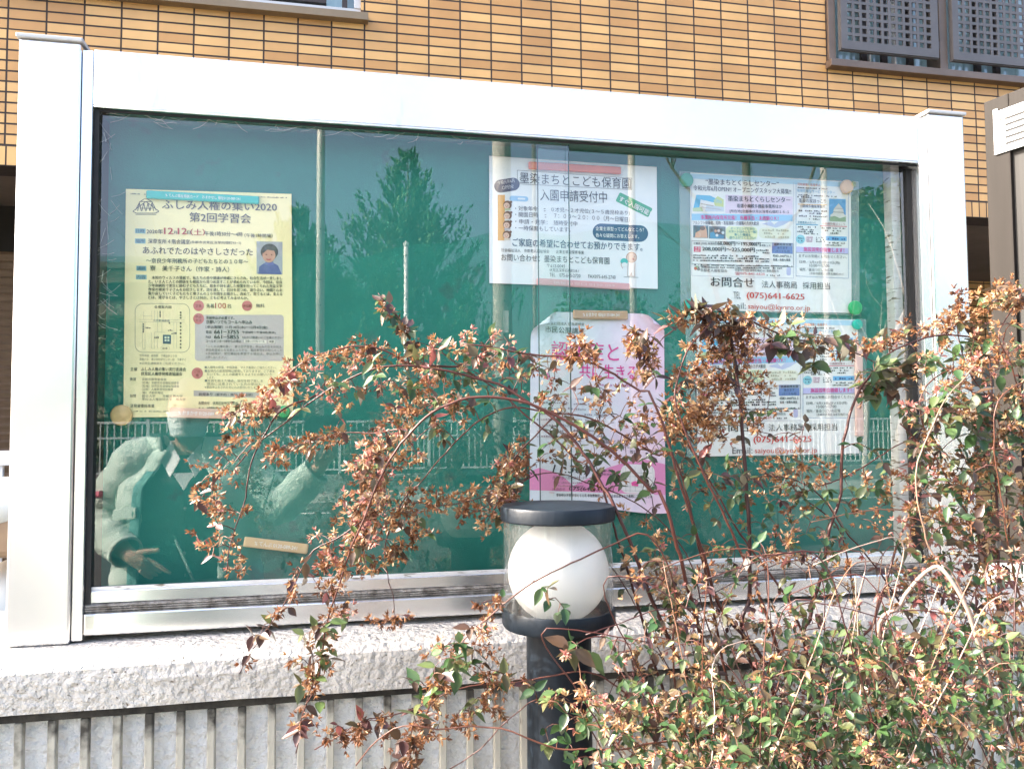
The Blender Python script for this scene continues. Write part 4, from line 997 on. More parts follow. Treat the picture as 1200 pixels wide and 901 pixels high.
tx.text('11.30', 647,553.6, 680.5,554.6, 9.4, DK, 0.008, slant=0.25); tx.text('(月)', 682,554, 689,554.2, 6, GREY, slant=0.2); tx.text('14時〜16時', 704,553, 718,553.6, 4, DK); tx.text('（開場13時半）', 704,556.8, 717,557.2, 2.6, GREY)
tx.text('伏見いきいき市民センター', 647,561.6, 688,562.2, 4.2, DK, 0.0, slant=0.15); tx.specks(649,566, 690,566.4, 2.2, (0.40,0.2,0.3)); tx.specks(650,570, 684,570.4, 2.2, (0.40,0.2,0.3))
tx.text('お問合せ', 647,575, 662,575.2, 4.2, (0.35,0.12,0.25)); tx.text('075(641)3125', 666,575.6, 714.6,576.6, 5.6, BLK, 0.02, slant=0.15)
tx.text('注', 644.4,582.2, 648.6,582.2, 5, WHT); tx.text('事前申込不要 定員６００名 参加費無料　※感染防止のためマスク着用にご協力ください', 651.5,582.2, 764,583.6, 4.2, DK, 0.015); tx.specks(667,586.4, 690,586.8, 2, (0.40,0.2,0.3)); tx.specks(720,588, 757,588.8, 2, (0.45,0.2,0.3))
tx.build('printed_text')

# ================================================================== magnets
def bar_magnet(label, tl, tr, h, col, end=None, words=None, wc=WHT, th=0.007, y=None):
    y0 = YP - 0.0016
    a, b = pix(*tl, y0), pix(*tr, y0)
    d = (b - a).normalized(); n = Vector((d.z, 0, -d.x)); hh = (pix(tl[0], tl[1] + h, y0) - a).length
    c0 = (a + b) / 2 + n * hh / 2; L_ = (b - a).length
    t = empty('magnet_bar', (c0.x, y0, c0.z), label, 'magnet', 'bar magnets on the noticeboard')
    mb = MB(); mb.obox((c0.x, y0 - th/2, c0.z), d * L_/2, Vector((0, th/2, 0)), n * hh/2)
    mb.build('bar_body', M('magnet_plastic', col, tuple(min(1, x*1.08) for x in col), scale=30, rough=0.4), t, bevel=0.0028, seg=3)
    if words:
        p = Print(t)
        v, f = glyph(words, 0.01); mn, mx = v.min(0), v.max(0)
        W_ = L_ * 0.66; H_ = hh * 0.42
        o_ = c0 - d * W_ / 2 + n * H_ / 2
        P_ = [o_ + d * ((q[0]-mn[0])/(mx[0]-mn[0])*W_) - n * ((q[1]-mn[1])/(mx[1]-mn[1])*H_) for q in v]
        P_ = [(q.x, y0 - th - 0.0004, q.z) for q in P_]
        p.mb.add(P_, f, p.ci(wc)); p.build('white_lettering')
    return t
bar_magnet('teal bar magnet with white lettering across the top of the yellow poster', (172,224), (304,231), 9.5, (0.025,0.42,0.38), words='% てんぷ福祉相談カード　おまかせし 福祉0120-089-241')
bar_magnet('beige bar magnet with white lettering at the foot of the yellow poster', (199.5,477.5), (262,479.5), 11.5, (0.62,0.42,0.31), words='% おまかせ 0120-089')
bar_magnet('orange red bar magnet across the top of the white nursery notice', (618.8,190.2), (727,196.6), 8.8, (0.60,0.17,0.09))
bar_magnet('faded pink bar magnet along the bottom of the white nursery notice', (628.4,326.2), (737.2,332.6), 8.2, (0.62,0.30,0.31), words='福祉の窓口 0120-089', wc=(0.74,0.5,0.5))
bar_magnet('light brown bar magnet with white lettering at the top of the pink poster', (671,363.6), (735,364.8), 10.5, (0.46,0.27,0.16), words='% おまかせ 福祉0120-089-241')
bar_magnet('tan bar magnet with white lettering alone on the green board, low on the left', (287,628), (362,637), 12, (0.60,0.44,0.24), words='% てんぷ 0120-089-241')
bar_magnet('pale pink upright bar magnet beside the lower job advert', (1001.5,511), (1000.5,404), 10, (0.70,0.47,0.42))
def round_magnet(label, x, y, r, col, clear=False):
    y0 = YP - 0.0018
    p = pix(x, y, y0); rr = (pix(x + r, y, y0) - p).length
    mb = MB(); n = 32; rings = []
    for (k, d) in ((0.97, 0), (1.0, 0.0015), (1.0, 0.0055), (0.95, 0.0075), (0.80, 0.0082), (0.02, 0.0084)):
        rings.append([(p.x + rr*k*math.cos(2*math.pi*j/n), y0 - d, p.z + rr*k*math.sin(2*math.pi*j/n)) for j in range(n)])
    mb.loft(rings)
    o = mb.build('round_magnet', M('magnet_button', col, rough=0.12 if clear else 0.35), None, smooth=True)
    tag(o, label, 'magnet', 'round magnets on the noticeboard')
round_magnet('tan round magnet overlapping the lower left corner of the yellow poster', 143, 486.5, 13, (0.66,0.44,0.18))
round_magnet('shiny emerald round magnet beside the lower right corner of the yellow poster', 333, 482.5, 7.5, (0.01,0.36,0.13), True)
round_magnet('dark green round magnet at the upper left of the upper job advert', 803.5, 212, 7.8, (0.02,0.26,0.15))
round_magnet('tan round magnet at the upper right of the upper job advert', 991, 219.5, 7.2, (0.66,0.42,0.20))
round_magnet('small teal round magnet at the lower left of the upper job advert', 806, 357, 5.6, (0.01,0.42,0.32))
round_magnet('bright green round magnet at the lower right of the upper job advert', 1001, 361, 7.5, (0.02,0.40,0.13))
round_magnet('small teal round magnet above the upright pink bar magnet', 1003.5, 380.5, 5.4, (0.01,0.45,0.34))
# ================================================================== the photographer, mirrored in the glass
PX, PY = -0.60, -1.90
man = empty('person', (PX, PY, 0.02), 'person in open pale jacket, dark quilted vest and face mask, mirrored in the glass', 'person')
PZ = 0.02
def PL(x, y, z): return Vector((PX + x, PY + y, PZ + z))
def skin_mesh(chains, sub=2):
    """chains: list of lists of (point, radius); each chain its own connected run; equal points are merged"""
    key = {}; V = []; Rr = []; E = []
    for ch in chains:
        prev = None
        for p, r in ch:
            k = tuple(round(c, 4) for c in p)
            if k not in key: key[k] = len(V); V.append(tuple(p)); Rr.append(r)
            i = key[k]
            if prev is not None and prev != i: E.append((prev, i))
            prev = i
    me = bpy.data.meshes.new('tmp'); me.from_pydata(V, E, []); me.update()
    o = bpy.data.objects.new('tmp', me); COL.objects.link(o)
    o.modifiers.new('s', 'SKIN')
    for i, sv in enumerate(me.skin_vertices[0].data):
        rr = Rr[i]; sv.radius = rr if isinstance(rr, tuple) else (rr, rr)
    adj = {i: [] for i in range(len(V))}
    for a_, b_ in E: adj[a_].append(b_); adj[b_].append(a_)
    seen = set()
    for i in range(len(V)):
        if i in seen: continue
        comp = [i]; seen.add(i)
        for q in comp:
            for w in adj[q]:
                if w not in seen: seen.add(w); comp.append(w)
        me.skin_vertices[0].data[max(comp, key=lambda w: len(adj[w]))].use_root = True
    sm = o.modifiers.new('d', 'SUBSURF'); sm.levels = sub; sm.render_levels = sub
    dg = bpy.context.evaluated_depsgraph_get(); dg.update()
    ev_ = o.evaluated_get(dg); m2 = ev_.to_mesh()
    v = [tuple(q.co) for q in m2.vertices]; f = [tuple(q.vertices) for q in m2.polygons]
    ev_.to_mesh_clear(); bpy.data.objects.remove(o); bpy.data.meshes.remove(me)
    return v, f
SH_L, EL_L, WR_L = PL(-0.195, 0.0, 1.385), PL(-0.350, 0.0, 1.165), PL(-0.170, 0.225, 1.055)
SH_R, EL_R, WR_R = PL(0.185, 0.0, 1.385), PL(0.36, 0.07, 1.20), PL(0.515, 0.13, 1.36)
body = [
 [(PL(0,0,0.93),0.135),(PL(0,0.0,1.08),0.125),(PL(0,-0.005,1.22),0.14),(PL(0,-0.01,1.34),0.12),(PL(0,0.0,1.42),0.06),(PL(0,0.02,1.49),0.055),(PL(0,0.03,1.54),0.06)],
 [(PL(0,-0.01,1.34),0.12),(SH_L,0.07),(EL_L,0.045),(WR_L,0.03)],
 [(PL(0,-0.01,1.34),0.12),(SH_R,0.07),(EL_R,0.045),(WR_R,0.03)],
 [(PL(0,0,0.93),0.135),(PL(-0.10,0,0.86),0.10),(PL(-0.12,0.03,0.48),0.062),(PL(-0.13,-0.02,0.09),0.042),(PL(-0.14,0.10,0.035),0.036)],
 [(PL(0,0,0.93),0.135),(PL(0.10,0,0.86),0.10),(PL(0.12,0.03,0.48),0.062),(PL(0.13,-0.02,0.09),0.042),(PL(0.14,0.10,0.035),0.036)],
]
def hand(w, fwd, side, curl, thumb_out):
    """w wrist; fwd along the palm; side towards the thumb; curl = bend direction; returns chains"""
    fwd, side, curl = fwd.normalized(), side.normalized(), curl.normalized()
    k = w + fwd * 0.045
    ch = [[(w, 0.029), (k, (0.038, 0.022)), (w + fwd * 0.085, (0.038, 0.017))]]
    spec = thumb_out
    for i, (off, L_, bend) in enumerate(spec['fingers']):
        b = w + fwd * 0.085 + side * off
        d = fwd.copy(); p = b; c = [(w + fwd * 0.06 + side * off * 0.8, 0.010), (p, 0.0098)]
        for j in range(3):
            d = (d * math.cos(bend[j]) + curl * math.sin(bend[j])).normalized()
            # keep curl perpendicular to the bent finger
            curl_j = (curl - d * curl.dot(d))
            p = p + d * L_ * (0.45, 0.32, 0.23)[j]
            c.append((p, (0.0088, 0.0080, 0.0066)[j]))
        ch.append(c)
    t = [(w + fwd * 0.02 + side * 0.02, 0.014)]
    p = w + fwd * 0.035 + side * 0.036
    t.append((p, 0.0125))
    for d, L_, r in spec['thumb']:
        p = p + (fwd * d[0] + side * d[1] + curl * d[2]).normalized() * L_
        t.append((p, r))
    ch.append(t)
    return ch
# left hand: index finger pointing down across the vest, thumb stuck up, the others curled
fl = Vector((0.78, 0.10, -0.55)); sd_l = Vector((0.50, 0.10, 0.80)); cu_l = Vector((0.15, -0.9, -0.3))
hl = hand(WR_L, fl, sd_l, cu_l, {'fingers': [(0.028, 0.082, (0.05, 0.08, 0.05)), (0.009, 0.084, (1.1, 1.3, 0.8)), (-0.010, 0.078, (1.2, 1.35, 0.8)), (-0.027, 0.062, (1.25, 1.3, 0.8))],
    'thumb': [((0.75, 0.65, 0.0), 0.036, 0.0112), ((0.80, 0.60, -0.05), 0.030, 0.0088)]})
# right hand: closed round the telephone just behind the lens
fr2 = (Vector((0.0, -1.665, 1.49)) - WR_R); sd_r = Vector((-0.6, 0.55, 0.1)); cu_r = Vector((-0.7, -0.5, 0.2))
hr = hand(WR_R, fr2, sd_r, cu_r, {'fingers': [(0.027, 0.075, (0.3, 0.7, 0.5)), (0.009, 0.08, (0.3, 0.7, 0.5)), (-0.010, 0.076, (0.35, 0.7, 0.5)), (-0.027, 0.06, (0.4, 0.7, 0.5))],
    'thumb': [((0.9, 0.4, 0.2), 0.036, 0.011), ((0.9, 0.1, 0.3), 0.03, 0.0088)]})
v, f = skin_mesh(body + hl + hr)
mb = MB(); mb.add(v, f)
# head: ellipsoid shaped into skull, jaw, nose, brows, ears, turned to the board
HC = PL(0.0, 0.035, 1.60)
rings = []; nH = 28
for k in range(1, 26):
    a_ = -math.pi/2 + math.pi * k / 26; z_ = math.sin(a_); ring = []
    for j in range(nH):
        q = 2*math.pi*j/nH
        rx, ry = 0.076, 0.096
        if z_ < -0.1: rx *= 1 - 0.26 * (-z_ - 0.1); 
        x = rx * math.cos(a_) * math.cos(q); y = ry * math.cos(a_) * math.sin(q); z = 0.118 * z_
        if y > 0:
            front = max(0, math.sin(q)) ** 8
            y += 0.020 * front * math.exp(-((z + 0.018) / 0.022) ** 2)          # nose
            y -= 0.010 * math.exp(-((z - 0.012) / 0.012) ** 2) * max(0, math.sin(q)) ** 2 * (1 - front)   # eye sockets
            y += 0.006 * front * math.exp(-((z + 0.06) / 0.012) ** 2)           # mouth
            y += 0.008 * front * math.exp(-((z + 0.10) / 0.015) ** 2)           # chin
        else: y *= 1.06
        ring.append(HC + Vector((x, y, z)))
    rings.append(ring)
mb.loft(rings)
for s_ in (-1, 1):
    er = []
    for k in range(7):
        a_ = -math.pi/2 + math.pi * (k + 0.5) / 7
        er.append([HC + Vector((s_ * (0.077 + 0.010 * math.cos(q) * math.cos(a_)), -0.008 + 0.018 * math.sin(q) * math.cos(a_), -0.005 + 0.031 * math.sin(a_))) for q in [2*math.pi*j/10 for j in range(10)]])
    mb.loft(er)
SKIN = M('skin', (0.46,0.27,0.19), (0.54,0.33,0.24), scale=20, rough=0.5)
mb.build('person_body', SKIN, man, smooth=True)
for s_ in (-1, 1):
    mb = MB(); ell(mb, HC + Vector((s_ * 0.030, 0.076, 0.012)), 0.012, 0.010, 0.008, 12)
    mb.build('eye', M('eye', (0.06,0.045,0.04), rough=0.1), man, smooth=True)
# hair
mb = MB(); rings = []
for k in range(9, 26):
    a_ = -math.pi/2 + math.pi * k / 26; ring = []
    for j in range(nH):
        q = 2*math.pi*j/nH; fr_q = max(0, math.sin(q))
        zz = math.sin(a_)
        lift = 1.08 + RNG.normal(0, 0.006)
        if fr_q > 0.25 and zz < 0.45: lift = 0.90
        ring.append(HC + Vector((0.076*lift*math.cos(a_)*math.cos(q), (0.096 if q < math.pi else 0.102)*lift*math.cos(a_)*math.sin(q), 0.118*lift*zz)))
    rings.append(ring)
mb.loft(rings)
mb.build('hair', M('grey_black_hair', (0.03,0.03,0.03), (0.09,0.09,0.09), scale=60, rough=0.6), man, smooth=True)
# mask over nose and mouth
mb = MB(); rings = []
for k in range(11):
    z = -0.108 + 0.098 * k / 10; ring = []
    for j in range(17):
        q = R(8 + 164 * j / 16); w = 0.083 * (1 - 0.22 * (1 - k / 10)); bul = 1 + 0.16 * max(0, math.sin(q)) ** 3 * math.sin(math.pi * (0.15 + 0.7 * k / 10))
        ring.append(HC + Vector((w * math.cos(q), 0.102 * bul * math.sin(q) + 0.004 * math.sin(k * 2.1), z)))
    rings.append(ring)
mb.loft(rings, close=False)
mb.build('face_mask', M('mask_fabric', (0.62,0.70,0.70), (0.72,0.78,0.78), scale=30, rough=0.85), man, smooth=True, solid=0.002)
def torso_ring(z, rx, ry, a0=0, a1=360, n=40, cy=0.0, wob=0.0, flare=0.0):
    out = []
    for j in range(n + 1 if a1 - a0 < 359 else n):
        q = R(a0 + (a1 - a0) * j / n)
        e = abs(math.cos(q)) ** 0.85 * (1 if math.cos(q) > 0 else -1); s_ = abs(math.sin(q)) ** 0.85 * (1 if math.sin(q) > 0 else -1)
        out.append(PL(rx * e * (1 + RNG.normal(0, wob)), cy + ry * s_ * (1 + RNG.normal(0, wob)), z))
    return out
# quilted vest
mb = MB(); rings = []
zs = [0.80 + 0.62 * k / 56 for k in range(57)]
for z in zs:
    q = (z * 100 % 7.0) / 7.0; puff = 0.010 * math.sin(math.pi * q) ** 0.6
    w = 0.178 + 0.014 * math.sin((z - 0.8) * 4); d = 0.128 + 0.01 * math.sin((z - 0.8) * 5)
    if z > 1.32: t = (z - 1.32) / 0.10; w = w * (1 - 0.50 * t); d = d * (1 - 0.38 * t)
    rings.append(torso_ring(z, w + puff, d + puff, n=48, wob=0.004))
mb.loft(rings, cap=False)
VEST = M('dark_green_quilted_nylon', (0.012,0.030,0.028), (0.022,0.048,0.044), scale=8, rough=0.42)
vest = mb.build('quilted_vest', VEST, man, smooth=True)
mb = MB()
for k in range(6): ell(mb, PL(0.012, 0.147 + (0.006 if k % 2 else 0), 1.30 - 0.085 * k), 0.0065, 0.004, 0.0065, 10)
mb.build('button', M('snap_button', (0.45,0.45,0.43), rough=0.3, metal=0.7), vest, smooth=True)
mb = MB(); mb.box(PX - 0.004, PX + 0.012, PY + 0.142, PY + 0.152, PZ + 0.82, PZ + 1.31)
mb.build('placket', VEST, vest, bevel=0.003)
# white shirt collar: two spread points
mb = MB()
for s_ in (-1, 1):
    vs = [PL(s_*0.068, 0.012, 1.475), PL(s_*0.052, 0.085, 1.46), PL(s_*0.012, 0.128, 1.405), PL(s_*0.045, 0.150, 1.335), PL(s_*0.088, 0.095, 1.395), PL(s_*0.096, 0.0, 1.43)]
    mb.add(vs, [tuple(range(6))])
mb.loft([torso_ring(1.40, 0.080, 0.070, 160, 380, n=24, cy=0.018), torso_ring(1.475, 0.068, 0.060, 165, 375, n=24, cy=0.018)], close=False)
vs = [PL(-0.040, 0.140, 1.352), PL(0.046, 0.140, 1.352), PL(0.006, 0.156, 1.285)]
mb.add(vs, [(0, 1, 2)])
mb.build('shirt_collar', M('white_cotton', (0.80,0.80,0.82), (0.85,0.85,0.86), scale=40, rough=0.8), man, solid=0.003)
# jacket: open front, stand collar, sleeves
mb = MB(); rings = []
for k in range(48):
    z = 0.74 + 0.70 * k / 47
    t = max(0, (z - 1.30) / 0.14)
    w = 0.262 + 0.07 * (1.3 - z) if z < 1.3 else 0.262 - 0.125 * t
    d = 0.178 + 0.05 * (1.3 - z) if z < 1.3 else 0.178 - 0.065 * t
    gap = 40 + 8 * math.sin((z - 0.74) * 4) - 8 * t
    fold = 0.006 * math.sin(z * 31) + 0.004 * math.sin(z * 67 + 1)
    rings.append(torso_ring(z, w + fold, d + fold * 0.6, 90 + gap * 0.62, 450 - gap * 0.55, n=60, wob=0.006))
mb.loft(rings, close=False)
JK = M('pale_sage_jacket_cloth', (0.52,0.64,0.56), (0.62,0.72,0.65), scale=9, rough=0.85, bump=0.8, bscale=11, bdist=0.04)
JD = M('dark_green_lining', (0.015,0.05,0.042), (0.025,0.07,0.06), scale=10, rough=0.8)
jacket = mb.build('jacket', JK, man, smooth=True, solid=0.006)
for S_, E_, W_, nm in ((SH_L, EL_L, WR_L, 0), (SH_R, EL_R, WR_R, 1)):
    pts = []; rad = []
    for k in range(32):
        t = k / 31
        p = S_.lerp(E_, t / 0.52) if t < 0.52 else E_.lerp(W_, (t - 0.52) / 0.48 * 0.93)
        if 0.42 < t < 0.62: p = p.lerp((S_ + W_) / 2 * 0.12 + E_ * 0.88, 0.3)
        pts.append(p); rad.append(0.096 - 0.036 * t + 0.0035 * math.sin(t * 23 + 1) + 0.002 * math.sin(t * 41))
    sg = -1 if nm == 0 else 1
    pts = [PL(sg*0.075, -0.005, 1.425), PL(sg*0.13, -0.005, 1.41)] + pts; rad = [0.072, 0.088] + rad
    mb = MB(); mb.tube(pts, rad, n=24, cap=False)
    sl_ = mb.build('sleeve', JK, jacket, smooth=True, solid=0.005)
    mb = MB(); mb.tube([pts[-2], pts[-1]], rad[-1] + 0.003, n=24, cap=False)
    mb.build('cuff', JK, sl_, smooth=True, solid=0.006)
mb = MB()
mb.loft([torso_ring(1.385, 0.150, 0.118, 128, 422, n=36), torso_ring(1.44, 0.128, 0.108, 122, 426, n=36, wob=0.01), torso_ring(1.505, 0.142, 0.116, 124, 422, n=36, wob=0.01)], close=False)
mb.build('collar_lining', JD, jacket, smooth=True, solid=0.010)
mb = MB(); mb.loft([torso_ring(1.38, 0.158, 0.126, 126, 424, n=36), torso_ring(1.43, 0.140, 0.120, 121, 428, n=36, wob=0.01), torso_ring(1.49, 0.154, 0.128, 123, 424, n=36, wob=0.01)], close=False)
mb.build('collar', JK, jacket, smooth=True, solid=0.006)
mb = MB(); rings = []                          # teal facing turned out along the left front edge, with snaps
for k in range(30):
    z = 0.78 + 0.58 * k / 29
    t = max(0, (z - 1.30) / 0.14)
    w = 0.262 + 0.07 * (1.3 - z) if z < 1.3 else 0.262 - 0.125 * t
    d = 0.178 + 0.05 * (1.3 - z) if z < 1.3 else 0.178 - 0.065 * t
    gap = 40 + 8 * math.sin((z - 0.74) * 4) - 8 * t
    rings.append(torso_ring(z, w + 0.012, d + 0.012, 90 + gap * 0.56, 90 + gap * 0.62 + 7, n=6))
mb.loft(rings, close=False)
fac = mb.build('front_facing', M('teal_facing', (0.08,0.26,0.25), (0.12,0.33,0.31), scale=14, rough=0.7), jacket, smooth=True, solid=0.004)
mb = MB()
for k in (5, 13, 21): mb.obox(sum(rings[k], Vector((0,0,0))) / len(rings[k]) + Vector((-0.003, 0.006, 0)), (0.010, 0.004, 0), (0, 0.003, 0), (0, 0, 0.012))
mb.build('snap', M('dark_snap', (0.01,0.04,0.04), rough=0.5), fac, bevel=0.002)
mb = MB()
mb.obox(PL(-0.205, 0.148, 1.20), (0.048, 0.030, 0.006), (-0.004, 0.004, 0), (0, 0, 0.022)); 
mb.build('pocket_flap', JK, jacket, bevel=0.004)
mb = MB(); mb.tube([PL(-0.335, 0.07, 1.27), PL(-0.305, 0.095, 1.275)], 0.012, n=8)
mb.build('pink_badge', M('pink_thread', (0.6,0.12,0.2), rough=0.7), jacket)
mb = MB()
for s_, k0 in ((-1, PL(-0.10, 0, 0.86)), (1, PL(0.10, 0, 0.86))):
    mb.tube([PL(s_*0.085,0,0.97), PL(s_*0.105,0,0.86), PL(s_*0.12,0.03,0.48), PL(s_*0.13,-0.015,0.10)], [0.125,0.118,0.088,0.075], n=20)
mb.build('trousers', M('dark_trousers', (0.02,0.022,0.026), (0.035,0.036,0.04), scale=12, rough=0.85), man, smooth=True)
for s_ in (-1, 1):
    mb = MB(); ell(mb, PL(s_*0.135, 0.045, 0.045), 0.05, 0.14, 0.05, 16)
    mb.build('shoe', M('black_leather', (0.02,0.02,0.02), rough=0.4), man, smooth=True)
# strap and small bag
bg_ = empty('shoulder_bag', (PX + 0.12, PY + 0.19, PZ + 0.92), 'dark crossbody bag with a thin strap hanging on the mirrored person', 'bag')
mb = MB(); mb.obox(PL(0.07, 0.195, 0.86), (0.12, 0, 0.0), (0, 0.03, 0), (0, 0, 0.09))
mb.build('bag_body', M('bag_nylon', (0.012,0.035,0.032), rough=0.6), bg_, bevel=0.02, seg=3)
mb = MB(); mb.tube([PL(-0.02, 0.165, 1.10), PL(0.03, 0.195, 1.0), PL(0.075, 0.215, 0.90)], 0.006, n=6)
mb.build('strap', M('grey_strap', (0.28,0.34,0.32), rough=0.6), bg_)
# telephone held just behind the lens
ph_ = empty('smartphone', (0.0, -1.60, 1.47), 'dark smartphone held up by the mirrored person taking the photograph', 'phone')
mb = MB(); mb.box(-0.135, 0.018, -1.595, -1.587, 1.515, 1.59)
mb.build('phone_body', M('phone_glass', (0.02,0.03,0.03), rough=0.2), ph_, bevel=0.003)
mb = MB(); mb.tube([(0.0, -1.587, 1.57), (0.0, -1.5845, 1.57)], 0.006, n=16); mb.tube([(-0.022, -1.587, 1.57), (-0.022, -1.5845, 1.57)], 0.006, n=16)
mb.build('lens', RUBBER, ph_)

# ================================================================== street, fence, trees and sky side behind the camera (seen in the glass)
FY = -17.0
def gz(px_, py_, Y): return rpix(px_, py_, Y)
kw = MB(); kw.box(-24, 30, FY - 0.15, FY + 0.15, 0.0, 0.46)
tag(kw.build('kerb_wall', M('kerb_concrete', (0.27,0.27,0.25), (0.36,0.36,0.34), scale=5, rough=0.9), None, bevel=0.01), 'long low concrete kerb wall under the white fence across the street', 'wall')
FEN = M('white_fence_paint', (0.62,0.68,0.66), (0.72,0.76,0.74), scale=8, rough=0.5)
proto = None
for i in range(13):
    x0 = -10.0 + 2.0 * i
    if proto is None:
        proto = empty('metal_fence_panel', (x0, FY, 0.46), 'white metal bar fence panel across the street, mirrored in the glass', 'fence', 'fence panels across the street')
        mb = MB(); mb.box(x0, x0 + 1.94, FY - 0.02, FY + 0.02, 1.62, 1.67); mb.build('top_rail', FEN, proto)
        mb = MB(); mb.box(x0, x0 + 1.94, FY - 0.018, FY + 0.018, 1.30, 1.34); mb.box(x0, x0 + 1.94, FY - 0.018, FY + 0.018, 0.56, 0.60); mb.build('rail', FEN, proto)
        mb = MB(); mb.box(x0 + 1.94, x0 + 2.0, FY - 0.03, FY + 0.03, 0.462, 1.72); mb.build('post', FEN, proto)
        for k in range(14):
            mb = MB(); mb.box(x0 + 0.06 + 0.137*k, x0 + 0.085 + 0.137*k, FY - 0.011, FY + 0.011, 0.601, 1.619); mb.build('bar', FEN, proto)
    else: dup(proto, Vector((x0, FY, 0.46)))
# leaf clumps
def leaf_cloud(mb, c, r, n, size, m=0, flat=1.0, up=0.3):
    """n small folded leaf faces spread through an ellipsoid, denser near its skin"""
    c = np.array(c); r = np.array(r)
    d = RNG.normal(size=(n, 3)); d /= np.linalg.norm(d, axis=1)[:, None]
    rad = RNG.uniform(0.35, 1.0, n) ** 0.5 * (1 + 0.12 * np.sin(d[:, 0]*7 + d[:, 2]*5) + 0.1*np.sin(d[:, 1]*9))
    p = c + d * rad[:, None] * r
    for k in range(n):
        a_ = Vector(RNG.normal(size=3)); a_.z += up; a_.normalize(); b_ = a_.orthogonal().normalized()
        b_.rotate(Quaternion(a_, RNG.uniform(0, 6.28)))
        s_ = size * RNG.uniform(0.6, 1.3); q = Vector(p[k])
        mb.add([q, q + a_*s_*0.5 + b_*s_*0.28, q + a_*s_, q + a_*s_*0.5 - b_*s_*0.28], [(0, 1, 2, 3)], m, RNG.uniform(0, 1))
PINE = leaf_mat('pine_needles', [(0, (0.03,0.10,0.035)), (0.5, (0.06,0.17,0.055)), (1, (0.11,0.26,0.09))], 0.6, 0.25)
OLIVE = leaf_mat('evergreen_leaf', [(0, (0.03,0.06,0.018)), (0.5, (0.06,0.10,0.025)), (1, (0.12,0.16,0.05))], 0.5, 0.3)
BARK = M('brown_bark', (0.06,0.045,0.035), (0.12,0.09,0.07), scale=6, rough=0.95, bump=0.6, bscale=20, stretch=(1,1,0.3))
PALEBARK = M('pale_bark', (0.30,0.28,0.24), (0.46,0.43,0.38), scale=5, rough=0.9, bump=0.5, bscale=18, stretch=(1,1,0.3))
def pine(base, H, W_, label, seed, dens=1.0):
    rr = random.Random(seed)
    t = empty('pine_tree', base, label, 'tree', 'pine trees across the street')
    B = Vector(base)
    mb = MB(); mb.tube([B, B + Vector((0.05, 0, H*0.5)), B + Vector((0, 0, H*0.97))], [H*0.022, H*0.014, 0.02], n=10)
    mb.build('trunk', BARK, t, smooth=True)
    lb = MB(); nd = MB()
    z = H * 0.16
    while z < H * 0.985:
        fr3 = 1 - z / H
        L_ = W_ * (min(1, fr3 * 1.42) ** 1.0) * 0.5 * rr.uniform(0.78, 1.12) + 0.06
        nb_ = 5 if z < H*0.8 else 4
        a0 = rr.uniform(0, 6.28)
        for k in range(nb_):
            a_ = a0 + 6.283 * k / nb_ + rr.uniform(-0.35, 0.35); Lb = L_ * rr.uniform(0.7, 1.1)
            d = Vector((math.cos(a_), math.sin(a_), 0)); p0 = B + Vector((0, 0, z))
            pts = [p0 + d * Lb * s_ + Vector((0, 0, Lb * (0.10 * s_ + 0.42 * s_ ** 3))) for s_ in (0, .25, .5, .75, 1)]
            lb.tube(pts, [0.05*(Lb/3+0.2), 0.04*(Lb/3+0.2), 0.03*(Lb/3+.2), 0.02, 0.01], n=5)
            # tufts along the outer branch, standing upwards
            nt = max(5, int(16 * Lb * dens))
            for q in range(nt):
                s_ = 0.25 + 0.8 * (q + rr.random()) / nt
                i = min(3, int(min(s_, 0.999) * 4)); f_ = s_ * 4 - i
                pt = pts[i].lerp(pts[i + 1], f_) + Vector((rr.gauss(0, .10*Lb*0.5), rr.gauss(0, .10*Lb*0.5), rr.gauss(0, 0.05)))
                tl = rr.uniform(0.35, 0.8) * (0.6 + 0.4 * min(1, Lb)); tl *= min(1.0, 0.55 + fr3 * 1.6); ax = (d * 0.30 + Vector((rr.gauss(0, .25), rr.gauss(0, .25), 1))).normalized(); tone = rr.random()
                for w in range(9):
                    u = rr.random(); bq = pt + ax * tl * u
                    o_ = ax.orthogonal(); o_.rotate(Quaternion(ax, rr.uniform(0, 6.28)))
                    nl = rr.uniform(0.12, 0.24); dr = (ax * 0.9 + o_ * 0.42).normalized(); sd = dr.cross(ax).normalized() * 0.045
                    nd.add([bq - sd, bq + sd, bq + dr * nl], [(0, 1, 2)], 0, min(1, max(0, tone * 0.7 + u * 0.3)))
        z += H * 0.035 * rr.uniform(0.8, 1.2)
    lb.build('limb_framework', BARK, t)
    nd.build('crown', PINE, t, tone=True)
    return t
GY = -28.0
b0 = rpix(478, 480, GY); tp = rpix(476, 172, GY)
pine((b0.x, GY, 0), tp.z, 8.2, 'tall upright pine mirrored in the glass beside the white nursery notice', 3)
b0 = rpix(350, 480, -26); tp = rpix(347, 248, -26)
pine((b0.x, -26, 0), tp.z, 7.6, 'shorter pine mirrored in the glass at the right edge of the yellow poster', 5)
b0 = rpix(405, 480, -31); tp = rpix(405, 330, -31)
pine((b0.x, -31, 0), tp.z, 7.0, 'low bushy pine between the two mirrored taller pines', 8)
